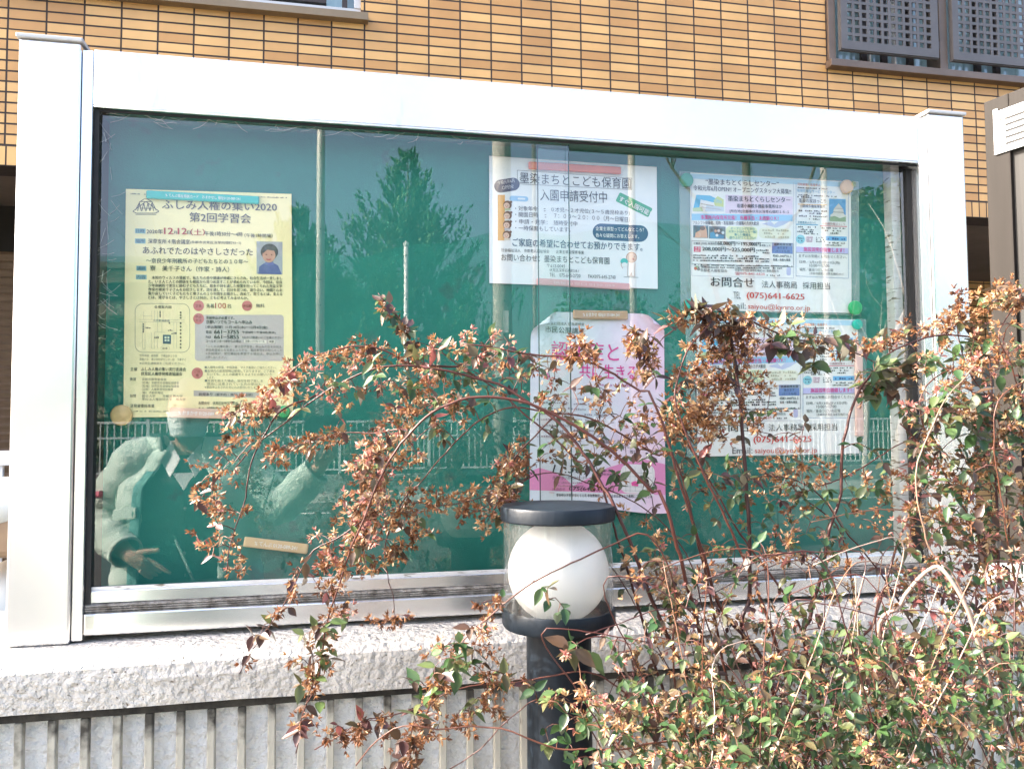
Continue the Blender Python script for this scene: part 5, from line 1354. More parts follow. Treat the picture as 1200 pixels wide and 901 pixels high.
def broad(px_, Yv, py_top, W_, label, name='evergreen_tree', leaf=OLIVE, n=5200, size=0.26, trunk=0.25, grp='evergreen trees across the street', seed=1):
    rr = random.Random(seed)
    b = rpix(px_, 480, Yv); tp = rpix(px_, py_top, Yv); H = tp.z
    t = empty(name, (b.x, Yv, 0), label, 'tree', grp)
    mb = MB(); mb.tube([(b.x, Yv, 0), (b.x + .1, Yv, H*.4), (b.x, Yv, H*.8)], [0.18, 0.14, 0.05], n=8); 
    for k in range(7):
        a_ = k * 0.9; mb.tube([(b.x, Yv, H*(.3+.05*k)), (b.x + W_*.2*math.cos(a_), Yv + W_*.2*math.sin(a_), H*(.45+.05*k)), (b.x + W_*.38*math.cos(a_), Yv + W_*.38*math.sin(a_), H*(.52+.05*k))], [0.08, 0.05, 0.02], n=6)
    mb.build('trunk', BARK, t)
    lf = MB()
    for k in range(16):
        u = rr.uniform(0.2, 0.93); w = W_ * 0.5 * math.sin(math.pi * min(1, max(0.12, 1.05 - u))) ** 0.6
        a_ = rr.uniform(0, 6.28); q = rr.uniform(0.2, 0.8) * w
        c = (b.x + q*math.cos(a_), Yv + q*math.sin(a_), H * u); r = W_ * rr.uniform(0.13, 0.24)
        leaf_cloud(lf, c, (r, r, r*0.8), n // 16, size)
    lf.build('crown', leaf, t, tone=True)
broad(1035, -24, 210, 5.5, 'rounded olive evergreen tree mirrored at the right end of the glass', seed=2)
broad(1085, -26, 240, 5.0, 'darker evergreen tree mirrored behind the pale bare trunks', seed=4)
broad(840, -33, 330, 7.0, 'low wide evergreen tree mirrored between the job adverts and the notice', seed=6)
broad(690, -34, 350, 7.5, 'broad evergreen tree mirrored behind the pink poster', seed=7)
broad(255, -30, 355, 6.0, 'bushy evergreen tree mirrored behind the yellow poster', seed=9)
broad(130, -24, 372, 3.6, 'leafy shrub like tree mirrored below the beige building', seed=12, n=3600, size=0.2)
# hedge along the fence
hd = MB()
for k in range(46): leaf_cloud(hd, (-10 + 0.62*k, FY - 1.3 + random.uniform(-.3, .3), 0.9 + random.uniform(-.2, .35)), (0.6, 0.5, 0.8), 240, 0.15)
h_ = hd.build('hedge', OLIVE, None, tone=True); tag(h_, 'clipped evergreen hedge behind the white fence across the street', 'hedge')
# bare trees
def bare(px_, Yv, py_top, label, seed, mat, r0=0.13):
    rr = random.Random(seed)
    b = rpix(px_, 480, Yv); H = rpix(px_, py_top, Yv).z
    t = empty('bare_tree', (b.x, Yv, 0), label, 'tree', 'bare trees across the street')
    tr = MB(); lm = MB()
    def grow(mbx, p, d, L_, r, dep):
        pts = [p]; rad = [r]; q = p.copy(); dd = d.copy()
        for k in range(4):
            dd = (dd + Vector((rr.gauss(0, .13), rr.gauss(0, .13), 0.06))).normalized(); q = q + dd * L_ / 4; pts.append(q.copy()); rad.append(r * (1 - 0.16 * (k + 1)))
        mbx.tube(pts, rad, n=7 if dep < 2 else 4, cap=False)
        if dep >= 4: return
        for k in range(3 if dep else 9):
            i = rr.choice((1, 2, 3, 4)) if dep else min(4, 1 + k // 2)
            a_ = rr.uniform(0, 6.28); nd_ = (dd * rr.uniform(0.5, 0.9) + Vector((math.cos(a_), math.sin(a_), 0.35)) * 0.75).normalized()
            grow(lm, pts[i], nd_, L_ * rr.uniform(0.42, 0.62) if dep else L_ * rr.uniform(0.25, 0.42), rad[i] * 0.5, dep + 1)
    grow(tr, Vector((b.x, Yv, 0)), Vector((0.02, 0, 1)), H, r0, 0)
    tr.build('trunk', mat, t, smooth=True); lm.build('branch_crown', mat, t)
bare(1042, -13, 130, 'pale barked bare tree mirrored nearest the right post', 21, PALEBARK, 0.13)
bare(1012, -15, 120, 'slim grey bare tree mirrored left of the pale trunk', 22, PALEBARK, 0.08)
bare(900, -12, 60, 'tall bare tree whose thin twigs show above the upper job advert', 25, BARK, 0.14)
bare(170, -21, 300, 'small bare tree mirrored before the beige building', 27, BARK, 0.07)
# poles
CPOLE = M('concrete_pole', (0.36,0.35,0.31), (0.48,0.46,0.41), scale=8, rough=0.85)
def pole(name, px_, Yv, py_top, wpx, label, cat, mat=CPOLE, grp=None, extra=None):
    b = rpix(px_, 480, Yv); H = min(rpix(px_, py_top, Yv).z, 14); r = wpx / 2 / 953 * (1.57 - Yv) * 1.0
    t = empty(name, (b.x, Yv, 0), label, cat, grp)
    mb = MB(); mb.tube([(b.x, Yv, 0), (b.x, Yv, H/2), (b.x, Yv, H)], [r*1.06, r, r*0.94], n=16)
    mb.build('shaft', mat, t, smooth=True)
    mb = MB(); mb.lathe([(r*1.25, H - 0.02), (r*1.25, H + 0.04), (r*0.3, H + 0.10)], (b.x, Yv, 0), 16)
    mb.build('cap', mat, t)
    mb = MB(); z = 0.8
    while z < H - 0.2: mb.tube([(b.x - r*1.04, Yv, z), (b.x - r*1.5, Yv + r*0.4, z)], 0.012, n=5); mb.tube([(b.x, Yv + r*1.0, z+.02), (b.x, Yv + r*1.12, z+.02)], 0.02, n=6); z += 0.55
    mb.build('step_bolt', M('rusty_bolt', (0.10,0.08,0.06), rough=0.7, metal=0.4), t)
    if extra: extra(t, b.x, r, H)
    return t
NETP = M('galvanised_pole', (0.44,0.45,0.42), (0.54,0.54,0.51), scale=6, rough=0.6, metal=0.2)
pole('net_pole', 374.5, -16.2, -60, 9.5, 'grey net pole mirrored just right of the yellow poster', 'pole', NETP, 'net poles across the street')
pole('net_pole', 476, -18.6, 287, 5.5, 'short slim white net pole mirrored before the tall pine', 'pole', WHITE, 'net poles across the street')
pole('net_pole', 745, -16.4, -40, 9, 'beige net pole mirrored at the right side of the nursery notice', 'pole', CPOLE, 'net poles across the street')
pole('net_pole', 974, -16.4, 186, 9, 'beige net pole mirrored above the upper job advert', 'pole', CPOLE, 'net poles across the street')
def tagplate(t, x, r, H):
    z = rpix(595, 378, -11.5).z
    mb = MB(); mb.box(x - r*0.1, x + r*0.45, -11.5 + r*0.98, -11.5 + r*1.02, z - 0.18, z + 0.18)
    mb.build('number_plate', WHITE, t)
    mb = MB(); mb.tube([(x + r, -11.5, z + 1.0), (x + 0.62, -11.5, z + 1.0)], 0.02); mb.tube([(x + r, -11.5, z - 0.6), (x + 0.62, -11.5, z - 0.6)], 0.02); mb.tube([(x + 0.55, -11.5, 0.4), (x + 0.55, -11.5, z + 3.4)], 0.035, n=10)
    mb.build('cable_pipe', NETP, t)
pole('utility_pole', 590, -11.5, -120, 23, 'thick beige utility pole with a white plate, mirrored left of the pink poster', 'pole', CPOLE, None, tagplate)
# green sports net hung between the poles
NET, N, L, P = nt_new('green_net')
N.remove(P); tr_ = N.new('ShaderNodeBsdfTransparent'); df_ = N.new('ShaderNodeBsdfDiffuse'); df_.inputs[0].default_value = (0.03,0.30,0.20,1)
mx_ = N.new('ShaderNodeMixShader'); tc = N.new('ShaderNodeTexCoord'); nz = N.new('ShaderNodeTexNoise'); nz.inputs['Scale'].default_value = 0.6
L.new(tc.outputs['Object'], nz.inputs['Vector']); mr = N.new('ShaderNodeMapRange'); mr.inputs['To Min'].default_value = 0.16; mr.inputs['To Max'].default_value = 0.42
L.new(nz.outputs['Fac'], mr.inputs['Value']); L.new(mr.outputs[0], mx_.inputs[0]); L.new(tr_.outputs[0], mx_.inputs[1]); L.new(df_.outputs[0], mx_.inputs[2]); L.new(mx_.outputs[0], N['Material Output'].inputs[0])
mb = MB(); vs = []; NYv = -18.7
stations = [(105,300),(200,300),(300,303),(374,296),(425,302),(476,287),(530,284),(590,268),(660,276),(745,258),(860,268),(974,250),(1080,262)]
for (x, y) in stations:
    p = rpix(x, y, NYv); vs += [(p.x, NYv + 0.05*math.sin(x), 0.5), (p.x, NYv + 0.05*math.sin(x*2), p.z * 0.5), (p.x, NYv, p.z)]
fs = []
for i in range(len(stations) - 1):
    for k in range(2): fs.append((3*i+k, 3*(i+1)+k, 3*(i+1)+k+1, 3*i+k+1))
mb.add(vs, fs)
tag(mb.build('sports_net', NET, None, solid=0.004), 'green sports ground net hung between poles, tinting the mirrored trees', 'net')
# far beige building
p = rpix(60, 312, -44); q = rpix(150, 312, -44)
fb = empty('far_building', ((p.x + q.x)/2, -44, 0), 'plain beige flat roofed building mirrored at the left edge of the glass', 'building')
mb = MB(); mb.box(p.x, q.x + 2.4, -50, -44, 0, p.z)
mb.build('wall', M('beige_render', (0.50,0.42,0.31), (0.56,0.48,0.36), scale=2, rough=0.9), fb)
mb = MB(); mb.box(p.x - .1, q.x + 2.5, -50.1, -43.85, p.z + 0.003, p.z + 0.3); mb.build('parapet', M('roof_edge', (0.35,0.33,0.30), rough=0.9), fb)
for (x, y) in ((122, 341), (146, 341), (170, 341)):
    w = rpix(x, y, -43.9)
    mb = MB(); mb.box(w.x - 0.55, w.x + 0.55, -43.97, -43.9, w.z - 0.45, w.z + 0.45); o_ = mb.build('window', DARKSASH, fb)
    mb = MB(); mb.box(w.x - 0.48, w.x + 0.48, -43.895, -43.89, w.z - 0.38, w.z + 0.38); mb.build('pane', M('dark_pane', (0.03,0.06,0.06), rough=0.15), o_)
# dark car parked across the road
cxl = rpix(505, 600, -8.4).x
ca = empty('parked_car', (cxl + 2.1, -8.4, 0), 'dark green parked car mirrored low in the glass behind the bollard lamp', 'car')
CARP = M('dark_car_paint', (0.008,0.025,0.022), rough=0.25)
sec = [(0.0, 0.55, 0.72), (0.06, 0.42, 0.84), (0.35, 0.30, 0.93), (1.15, 0.26, 1.02), (1.25, 0.26, 1.04), (2.9, 0.26, 1.05), (3.9, 0.28, 1.0), (4.15, 0.36, 0.92), (4.2, 0.5, 0.80)]
rings = []
for (x, zb, zt_) in sec:
    w = 0.84 if 0.3 < x < 4.0 else 0.72
    rings.append([(cxl + x, -8.4 + y, z) for y, z in ((-w, zb), (-w, (zb + zt_)/2), (-w*0.92, zt_*0.97), (-w*0.75, zt_), (w*0.75, zt_), (w*0.92, zt_*0.97), (w, (zb + zt_)/2), (w, zb))])
mb = MB(); mb.loft(rings); mb.build('body', CARP, ca, smooth=True).modifiers.new('e', 'EDGE_SPLIT')
rings = []
for (x, w, z) in ((1.0, .72, 1.02), (1.7, .62, 1.45), (2.1, .60, 1.50), (3.2, .60, 1.50), (3.6, .62, 1.42), (4.0, .70, 1.0)):
    rings.append([(cxl + x, -8.4 - w*1.08, 1.01), (cxl + x, -8.4 - w, z), (cxl + x, -8.4 + w, z), (cxl + x, -8.4 + w*1.08, 1.01)])
mb = MB(); mb.loft(rings); mb.build('cabin', M('car_glass', (0.01,0.015,0.015), rough=0.08), ca)
for x in (0.85, 3.35):
    for y in (-0.76, 0.76):
        mb = MB(); mb.tube([(cxl + x, -8.4 + y - 0.1, 0.31), (cxl + x, -8.4 + y + 0.1, 0.31)], 0.305, n=28); w_ = mb.build('wheel', RUBBER, ca)
        mb = MB(); mb.tube([(cxl + x, -8.4 + y - 0.108, 0.31), (cxl + x, -8.4 + y + 0.108, 0.31)], 0.19, n=20); mb.build('rim', M('alloy', (0.4,0.4,0.4), rough=0.35, metal=0.8), w_)
for y in (-0.6, 0.6):
    mb = MB(); ell(mb, (cxl + 0.05, -8.4 + y, 0.72), 0.05, 0.14, 0.07, 14); mb.build('headlight', M('lamp_lens', (0.6,0.62,0.62), rough=0.15), ca, smooth=True)
# ================================================================== abelia shrubs in front of the board
LEAF = leaf_mat('abelia_leaf', [(0.0, (0.023,0.062,0.019)), (0.28, (0.053,0.105,0.033)), (0.46, (0.101,0.136,0.048)), (0.60, (0.094,0.058,0.027)), (0.80, (0.055,0.027,0.025)), (0.92, (0.109,0.047,0.047)), (1.0, (0.328,0.101,0.086))], 0.36, 0.28, under=(0.22,0.23,0.19))
CALYX = leaf_mat('abelia_calyx', [(0.0, (0.096,0.038,0.018)), (0.28, (0.201,0.082,0.035)), (0.55, (0.326,0.159,0.064)), (0.74, (0.460,0.311,0.161)), (0.81, (0.504,0.408,0.288)), (0.90, (0.344,0.112,0.085)), (1.0, (0.484,0.213,0.179))], 0.5, 0.3)
STEM = leaf_mat('abelia_stem', [(0.0, (0.034,0.007,0.006)), (0.35, (0.068,0.016,0.009)), (0.6, (0.101,0.034,0.017)), (0.8, (0.195,0.101,0.058)), (1.0, (0.343,0.257,0.203))], 0.45, 0.0)

def _leaf_template():
    rows = [(0.0, 0.02), (0.12, 0.17), (0.32, 0.27), (0.55, 0.245), (0.78, 0.13), (1.0, 0.004)]
    v = []
    for t, w in rows:
        c = -0.10 * math.sin(t * 2.2) * t
        v += [(-w, t, c + w * 0.42), (0, t, c), (w, t, c + w * 0.42)]
    f = []
    for i in range(len(rows) - 1):
        a = 3 * i
        f += [(a, a+1, a+4, a+3), (a+1, a+2, a+5, a+4)]
    return np.array(v), f
LT_V, LT_F = _leaf_template()
def _sepal_template():
    rows = [(0.0, 0.03), (0.35, 0.15), (0.7, 0.115), (1.0, 0.01)]
    v = []
    for t, w in rows: v += [(-w, t, 0.10*t*t + w*0.35), (0, t, 0.10*t*t), (w, t, 0.10*t*t + w*0.35)]
    f = []
    for i in range(len(rows) - 1):
        a = 3 * i; f += [(a, a+1, a+4, a+3), (a+1, a+2, a+5, a+4)]
    return np.array(v), f
SP_V, SP_F = _sepal_template()

class Fol:
    """collects copies of a template into one mesh"""
    def __init__(s): s.leaf = []; s.cal = []
    def add_leaf(s, p, d, up, L, w, t): s.leaf.append((p, d, up, L, w, t))
    def add_sepal(s, p, d, up, L, w, t): s.cal.append((p, d, up, L, w, t))
    @staticmethod
    def mesh(items, TV, TF, name, mat, parent):
        if not items: return None
        off = np.array(world_loc(parent))
        n = len(items); k = len(TV)
        P = np.array([i[0] for i in items]); Y = np.array([i[1] for i in items]); U = np.array([i[2] for i in items])
        Y /= np.linalg.norm(Y, axis=1)[:, None]
        X = np.cross(Y, U); ln = np.linalg.norm(X, axis=1)[:, None]; X = X / np.maximum(ln, 1e-6)
        Z = np.cross(X, Y)
        L = np.array([i[3] for i in items])[:, None, None]; Wd = np.array([i[4] for i in items])[:, None, None]
        V = P[:, None, :] - off + X[:, None, :] * TV[None, :, 0:1] * L * Wd + Y[:, None, :] * TV[None, :, 1:2] * L + Z[:, None, :] * TV[None, :, 2:3] * L
        V = V.reshape(-1, 3)
        F = (np.array(TF)[None] + (np.arange(n) * k)[:, None, None]).reshape(-1, 4)
        me = bpy.data.meshes.new(name)
        me.vertices.add(len(V)); me.vertices.foreach_set('co', V.astype(np.float32).ravel())
        me.loops.add(F.size); me.loops.foreach_set('vertex_index', F.astype(np.int32).ravel())
        me.polygons.add(len(F)); me.polygons.foreach_set('loop_start', np.arange(0, F.size, 4, dtype=np.int32))
        me.polygons.foreach_set('use_smooth', np.ones(len(F), dtype=bool))
        at = me.attributes.new('tone', 'FLOAT', 'POINT')
        at.data.foreach_set('value', np.repeat(np.array([i[5] for i in items], dtype=np.float32), k))
        me.materials.append(mat); me.update(calc_edges=True); me.validate()
        o = bpy.data.objects.new(name, me); COL.objects.link(o); o.parent = parent
        return o

def rv(): return Vector(RNG.normal(size=3)).normalized()
def smooth_path(pts, step=0.012):
    """Catmull-Rom through 3-D points"""
    P = [pts[0] * 2 - pts[1]] + list(pts) + [pts[-1] * 2 - pts[-2]]
    out = []
    for i in range(1, len(P) - 2):
        a, b, c, d = P[i-1], P[i], P[i+1], P[i+2]
        n = max(2, int((c - b).length / step))
        for k in range(n):
            t = k / n
            out.append(0.5 * ((2*b) + (c - a)*t + (2*a - 5*b + 4*c - d)*t*t + (3*b - a - 3*c + d)*t**3))
    out.append(P[-2])
    return out

shrubs = {
 'A': empty('abelia_shrub', (0.72, -0.52, 0.16), 'reddish arching abelia shrub whose long stems droop left across the noticeboard', 'shrub', 'abelia shrubs in front of the board'),
 'B': empty('abelia_shrub', (0.98, -0.40, 0.16), 'upright abelia shrub with dark red stems before the lower job advert', 'shrub', 'abelia shrubs in front of the board'),
 'C': empty('abelia_shrub', (1.28, -0.45, 0.16), 'dense abelia shrub with straw coloured sprays before the steel cabinet', 'shrub', 'abelia shrubs in front of the board'),
 'D': empty('abelia_shrub', (0.86, -0.68, 0.16), 'low leafy green abelia filling the lower right corner', 'shrub', 'abelia shrubs in front of the board'),
}
NODES_P = []; NODES_S = []; NODES_R = []
STEMS = []          # dict(fol, mb, shrub, name)
def stem(sh, px_pts, y0, y1, r0, r1, tone, base=None, bias=0.0):
    """px_pts run from the root end to the tip; y0 -> y1 is the depth in front of the board (metres, negative)"""
    n = len(px_pts); pts = []
    for i, (x, y) in enumerate(px_pts):
        t = i / (n - 1); Y = y0 + (y1 - y0) * t + bias * math.sin(math.pi * t)
        pts.append(pix(x, y, Y))
    if base is not None:
        b = shrubs[sh].location + Vector((random.uniform(-.12, .12) + base, random.uniform(-.05, .05), 0))
        b.z = 0.155
        p0 = pts[0]; mid = b.lerp(p0, 0.55) + Vector((0, 0, 0.08))
        pts = [b, mid] + pts
    pts = smooth_path(pts)
    # slight natural wander
    w = Vector((0, 0, 0)); q = []
    for i, p in enumerate(pts):
        w = w * 0.9 + Vector(RNG.normal(0, 0.0006, 3)); q.append(p + w)
    N_ = len(q)
    rad = [r0 + (r1 - r0) * (i / (N_ - 1)) ** 0.8 for i in range(N_)]
    mb = MB(); mb.tube(q, rad, n=7, t=tone)
    sid = len(STEMS)
    STEMS.append({'mb': mb, 'fol': Fol(), 'shrub': sh})
    for i in range(0, N_):
        NODES_P.append(tuple(q[i])); NODES_S.append(sid); NODES_R.append(rad[i])
    return sid, q

# ---- the stems that can be traced in the photograph (root end first)
MAIN = [
 ('A', [(905,800),(840,700),(771,478),(751,456),(720,437),(696,425),(675,419),(654,416),(623,416),(575,408),(540,404)], -.42,-.30,.0050,.0013,.30, 0.0),
 ('A', [(830,860),(780,740),(726,603),(708,572),(690,539),(672,513),(650,490),(616,470),(583,450),(533,437),(483,429),(437,432),(400,447),(367,467),(327,497),(293,527),(277,547)], -.46,-.22,.0052,.0010,.25, 0.05),
 ('A', [(845,850),(783,600),(765,576),(735,545),(705,519),(675,500),(650,487),(617,472),(583,466),(550,467),(517,478),(492,496),(470,520),(448,556),(430,600),(412,640),(396,690),(385,730),(375,790),(355,835),(347,884)], -.48,-.34,.0048,.0008,.35, 0.02),
 ('A', [(800,880),(705,573),(675,540),(645,510),(618,488),(583,456),(540,430),(520,414),(490,412)], -.40,-.26,.0040,.0010,.30, -0.05),
 ('A', [(860,840),(800,560),(765,531),(720,504),(682,488),(642,483),(600,478),(560,492),(520,530),(480,580),(455,612)], -.36,-.26,.0036,.0009,.45, 0.0),
 ('A', [(545,430),(500,428),(477,425),(450,410),(423,405),(390,410),(360,420),(317,457),(290,474),(262,491)], -.27,-.20,.0019,.0009,.35, None),
 ('A', [(480,430),(477,420),(473,383),(463,367),(443,343)], -.26,-.27,.0016,.0007,.15, None),
 ('A', [(372,462),(330,480),(312,505),(295,540),(284,590),(272,630),(267,672)], -.22,-.27,.0017,.0008,.20, None),
 ('A', [(470,500),(440,506),(400,507),(360,517),(320,533)], -.34,-.22,.0013,.0008,.35, None),
 ('A', [(425,610),(395,630),(362,650),(340,695),(320,728),(301,753),(281,788)], -.36,-.30,.0013,.0007,.10, None),
 ('A', [(480,575),(463,600),(450,640),(455,680)], -.28,-.25,.0013,.0007,.20, None),
 ('A', [(650,487),(600,540),(588,580),(571,612)], -.36,-.30,.0015,.0007,.2, None),
 ('A', [(620,560),(560,585),(520,592),(480,590),(440,606)], -.30,-.24,.0013,.0007,.3, None),
 ('A', [(800,850),(790,690),(758,629),(720,638),(689,651),(634,677),(589,710),(552,740),(525,772),(508,806),(492,850),(470,900)], -.50,-.44,.0026,.0009,.45, 0.0),
 ('A', [(860,880),(760,830),(700,790),(652,792),(600,800),(540,806),(480,832),(425,845),(395,862),(367,876)], -.50,-.36,.0024,.0008,.40, 0.0),
 ('D', [(860,900),(720,880),(652,879),(600,857),(562,850),(512,851),(470,848),(440,866),(415,895)], -.58,-.46,.0024,.0009,.55, 0.0),
 ('A', [(700,870),(640,820),(600,840),(560,880),(520,905)], -.5,-.45,.0016,.0008,.4, 0.0),
 ('A', [(845,800),(820,700),(800,640),(760,600),(700,570),(640,555),(600,575),(560,600)], -.40,-.30,.0022,.0008,.35, 0.0),
 ('A', [(820,860),(740,700),(690,640),(640,620),(590,612)], -.34,-.26,.0018,.0008,.3, 0.0),
 ('B', [(877,767),(878,700),(878,630),(872,520),(866,461),(855,379)], -.38,-.36,.0046,.0026,.05, 0.0),
 ('B', [(866,440),(857,400),(849,376),(820,372),(790,385),(770,402)], -.36,-.36,.0018,.0008,.1, None),
 ('B', [(855,385),(870,372),(900,385),(930,396),(960,398),(1000,410),(1031,427)], -.36,-.30,.0018,.0009,.4, None),
 ('B', [(933,830),(913,767),(890,697),(847,600),(820,545),(800,500),(790,465),(800,430),(812,405),(835,378)], -.46,-.38,.0048,.0012,.40, 0.0),
 ('B', [(967,800),(943,753),(917,697),(863,620),(835,570),(805,520),(780,500)], -.42,-.36,.0040,.0012,.35, 0.0),
 ('B', [(947,780),(950,720),(963,667),(970,620),(985,575),(986,532),(994,491),(1009,454),(1031,427)], -.36,-.34,.0042,.0022,.35, 0.02),
 ('B', [(1013,790),(1025,730),(1040,677),(1055,630),(1067,600),(1078,560),(1075,520),(1055,495)], -.40,-.36,.0044,.0014,.35, 0.05),
 ('B', [(1085,780),(1060,720),(1030,670),(990,623),(965,585),(930,562),(890,560),(860,575)], -.36,-.32,.0032,.0009,.25, 0.1),
 ('B', [(1010,800),(990,640),(965,600),(940,580),(990,559),(1031,536),(1061,517),(1090,512)], -.33,-.30,.0026,.0010,.2, 0.0),
 ('C', [(1037,770),(1053,710),(1073,680),(1092,665),(1103,665),(1118,685),(1133,713),(1153,773),(1177,847),(1199,900)], -.52,-.62,.0036,.0026,.95, -0.1),
 ('C', [(1175,800),(1170,700),(1168,600),(1164,500),(1161,427),(1151,401),(1125,394),(1087,396),(1050,411),(1027,429)], -.40,-.33,.0044,.0012,.15, 0.0),
 ('C', [(1200,790),(1190,700),(1180,600),(1178,520),(1160,470),(1140,440),(1125,400),(1122,360)], -.36,-.33,.0036,.0009,.3, 0.05),
 ('C', [(1230,760),(1215,600),(1205,500),(1185,430),(1170,395),(1185,365),(1199,350)], -.40,-.38,.0034,.0010,.55, 0.1),
 ('C', [(1190,820),(1150,640),(1110,560),(1090,520),(1080,470),(1095,445),(1120,430)], -.42,-.38,.0034,.0010,.5, 0.0),
 ('C', [(1240,800),(1190,690),(1120,620),(1060,598),(1000,600),(950,612)], -.48,-.42,.0030,.0009,.75, 0.05),
 ('C', [(1190,880),(1130,700),(1090,640),(1075,560),(1100,480),(1140,430)], -.54,-.48,.0030,.0009,.85, 0.0),
 ('C', [(1200,720),(1170,560),(1165,480),(1190,450),(1215,445)], -.5,-.5,.0026,.0009,.6, 0.1),
]
for k in range(58):          # thin, mostly pale canes through the lower thicket
    x = random.uniform(740, 1230); top = random.uniform(640, 790)
    lean = random.uniform(-120, 120)
    sh = 'D' if k % 2 else ('C' if x > 1020 else 'A')
    end = random.choice((-1, 0, 0, 1))
    pts = [(x, 960), (x + lean*0.35, 890), (x + lean*0.75, (900+top)/2), (x + lean*1.2, top)]
    if end: pts += [(x + lean*1.2 + end*random.uniform(35, 60), top - random.uniform(0, 22)), (x + lean*1.2 + end*random.uniform(90, 150), top + random.uniform(-10, 40))]
    MAIN.append((sh, pts, random.uniform(-.72,-.5), random.uniform(-.68,-.4), random.uniform(.0012,.0022), .0007, random.choice((.1,.25,.35,.5,.6,.8,.97)), 0.0))
PATHS = []
for sh, pp, a, b, r0, r1, tn, base in MAIN:
    k_ = 1.28 if r0 > 0.003 else 1.0
    sid, q = stem(sh, pp, a, b, r0 * k_, r1, tn, base)
    PATHS.append((sid, q))

# ---- targets: where sprays and leaves stand.  (path, spread px, count, share of calyx sprays, leaf tone range, calyx tone range, depth jitter range)
ZON = []
def zone(path, spread, n, calyx, ltone=(0.1, 0.6), ctone=(0.1, 0.8), depth=(-.42, -.22), size=1.0, lsize=1.0): ZON.append((path, spread, n, calyx, ltone, ctone, depth, size, lsize))
BR = (0.55, 0.97); GN = (0.0, 0.5); ANY = (0.0, 0.9)
zone([(447,411),(390,412),(345,436),(310,466),(262,495)], 11, 64, .92, BR, (.15,.95), (-.27,-.18))
zone([(300,492),(262,520),(250,545),(262,600),(262,640),(270,668)], 20, 58, .93, BR, (.15,.8), (-.30,-.20))
zone([(500,455),(455,520),(440,560),(422,610),(405,650),(385,690)], 26, 150, .93, (.4,1), (.1,.98), (-.38,-.26))
zone([(430,520),(440,600),(425,640)], 14, 40, .9, (.6,1), (.5,1), (-.38,-.3))
zone([(395,690),(380,735),(372,785),(356,830),(350,868)], 15, 52, .45, (.3,.85), (.1,.6), (-.40,-.32))
zone([(362,650),(340,695),(318,730),(284,785)], 7, 14, .35, (.6,.9), (.1,.5), (-.36,-.28))
zone([(655,425),(610,430),(560,415),(500,410)], 18, 60, .62, (.1,1), (.4,1), (-.34,-.22))
zone([(600,450),(540,440),(470,430),(420,445),(370,465)], 18, 60, .55, (.1,.7), (.2,.95), (-.34,-.2))
zone([(442,344),(462,368),(476,395),(485,415)], 8, 26, .2, (.1,.85), (.3,.9), (-.28,-.24))
zone([(405,505),(365,515),(318,535)], 9, 30, .92, BR, (.15,.7), (-.33,-.2))
zone([(560,478),(520,470),(470,455)], 22, 34, .5, (.05,.6), (.3,.95), (-.34,-.22))
zone([(620,548),(560,588),(510,590),(450,612)], 16, 62, .88, (.3,.9), (.15,.75), (-.32,-.22))
zone([(610,520),(595,565),(575,612)], 13, 38, .85, (.3,.9), (.15,.7), (-.36,-.28))
zone([(500,610),(460,640),(445,672)], 14, 24, .8, (.3,.9), (.1,.7), (-.30,-.22))
zone([(660,470),(720,470),(770,520)], 40, 70, .38, (.05,.85), (.1,.8), (-.40,-.24))
zone([(640,500),(700,540),(760,560)], 34, 58, .3, (.05,.8), (.1,.7), (-.40,-.26))
zone([(676,404),(690,414)], 9, 13, .85, BR, (.1,.6), (-.40,-.34), 1.2, 1.2)
zone([(745,388),(762,412),(752,440)], 13, 28, .6, BR, (.2,.75), (-.40,-.34), 1.1, 1.3)
zone([(782,378),(820,370),(850,368),(880,372)], 12, 40, .45, BR, (.1,.7), (-.38,-.34), 1.0, 1.25)
zone([(820,395),(855,400),(885,395)], 20, 60, .8, BR, (.1,.7), (-.38,-.32), 1.1, 1.1)
zone([(805,430),(850,440),(880,450)], 20, 52, .8, BR, (.1,.75), (-.38,-.32), 1.1)
zone([(795,470),(815,510),(845,480)], 20, 56, .88, BR, (.35,.8), (-.40,-.34), 1.25)
zone([(900,390),(950,398),(1000,408)], 13, 34, .55, (.3,.9), (.15,.8), (-.36,-.30), 1.0, 1.3)
zone([(905,400),(960,420)], 12, 12, .2, (.2,.9), (.2,.6), (-.36,-.32), 1, 1.6)
zone([(880,510),(900,480),(925,500)], 26, 14, .5, (.2,.9), (.2,.8), (-.38,-.3))
zone([(780,540),(830,560),(920,560)], 30, 54, .55, (.05,.8), (.15,.75), (-.42,-.28))
zone([(930,570),(990,565),(1040,590)], 30, 44, .55, (.05,.7), (.2,.8), (-.40,-.28))
zone([(1012,408),(1040,398),(1085,384),(1125,378)], 9, 46, .8, BR, (.1,.75), (-.36,-.30))
zone([(1122,350),(1130,375)], 8, 16, .85, BR, (.1,.6), (-.35,-.31))
zone([(1015,450),(1040,440),(1070,425)], 15, 36, .3, (.05,.8), (.2,.8), (-.36,-.30), 1.0, 1.6)
zone([(1150,360),(1180,345),(1200,350)], 13, 40, .8, (.3,.8), (.2,.8), (-.42,-.34), 1.1)
zone([(1110,430),(1160,410),(1200,420)], 26, 90, .62, (.05,.75), (.2,.95), (-.44,-.32), 1.05, 1.25)
zone([(1080,480),(1140,490),(1200,490)], 30, 120, .55, (.0,.7), (.3,1), (-.46,-.32), 1.1, 1.2)
zone([(1060,540),(1130,550),(1200,560)], 32, 130, .55, (.0,.75), (.25,1), (-.48,-.32), 1.1, 1.1)
zone([(1060,610),(1130,620),(1200,620)], 34, 120, .5, (.0,.75), (.25,1), (-.50,-.34), 1.1)
zone([(760,620),(830,640),(920,640),(1010,630)], 28, 60, .5, (.0,.75), (.3,.85), (-.48,-.30), 1.0, .8)
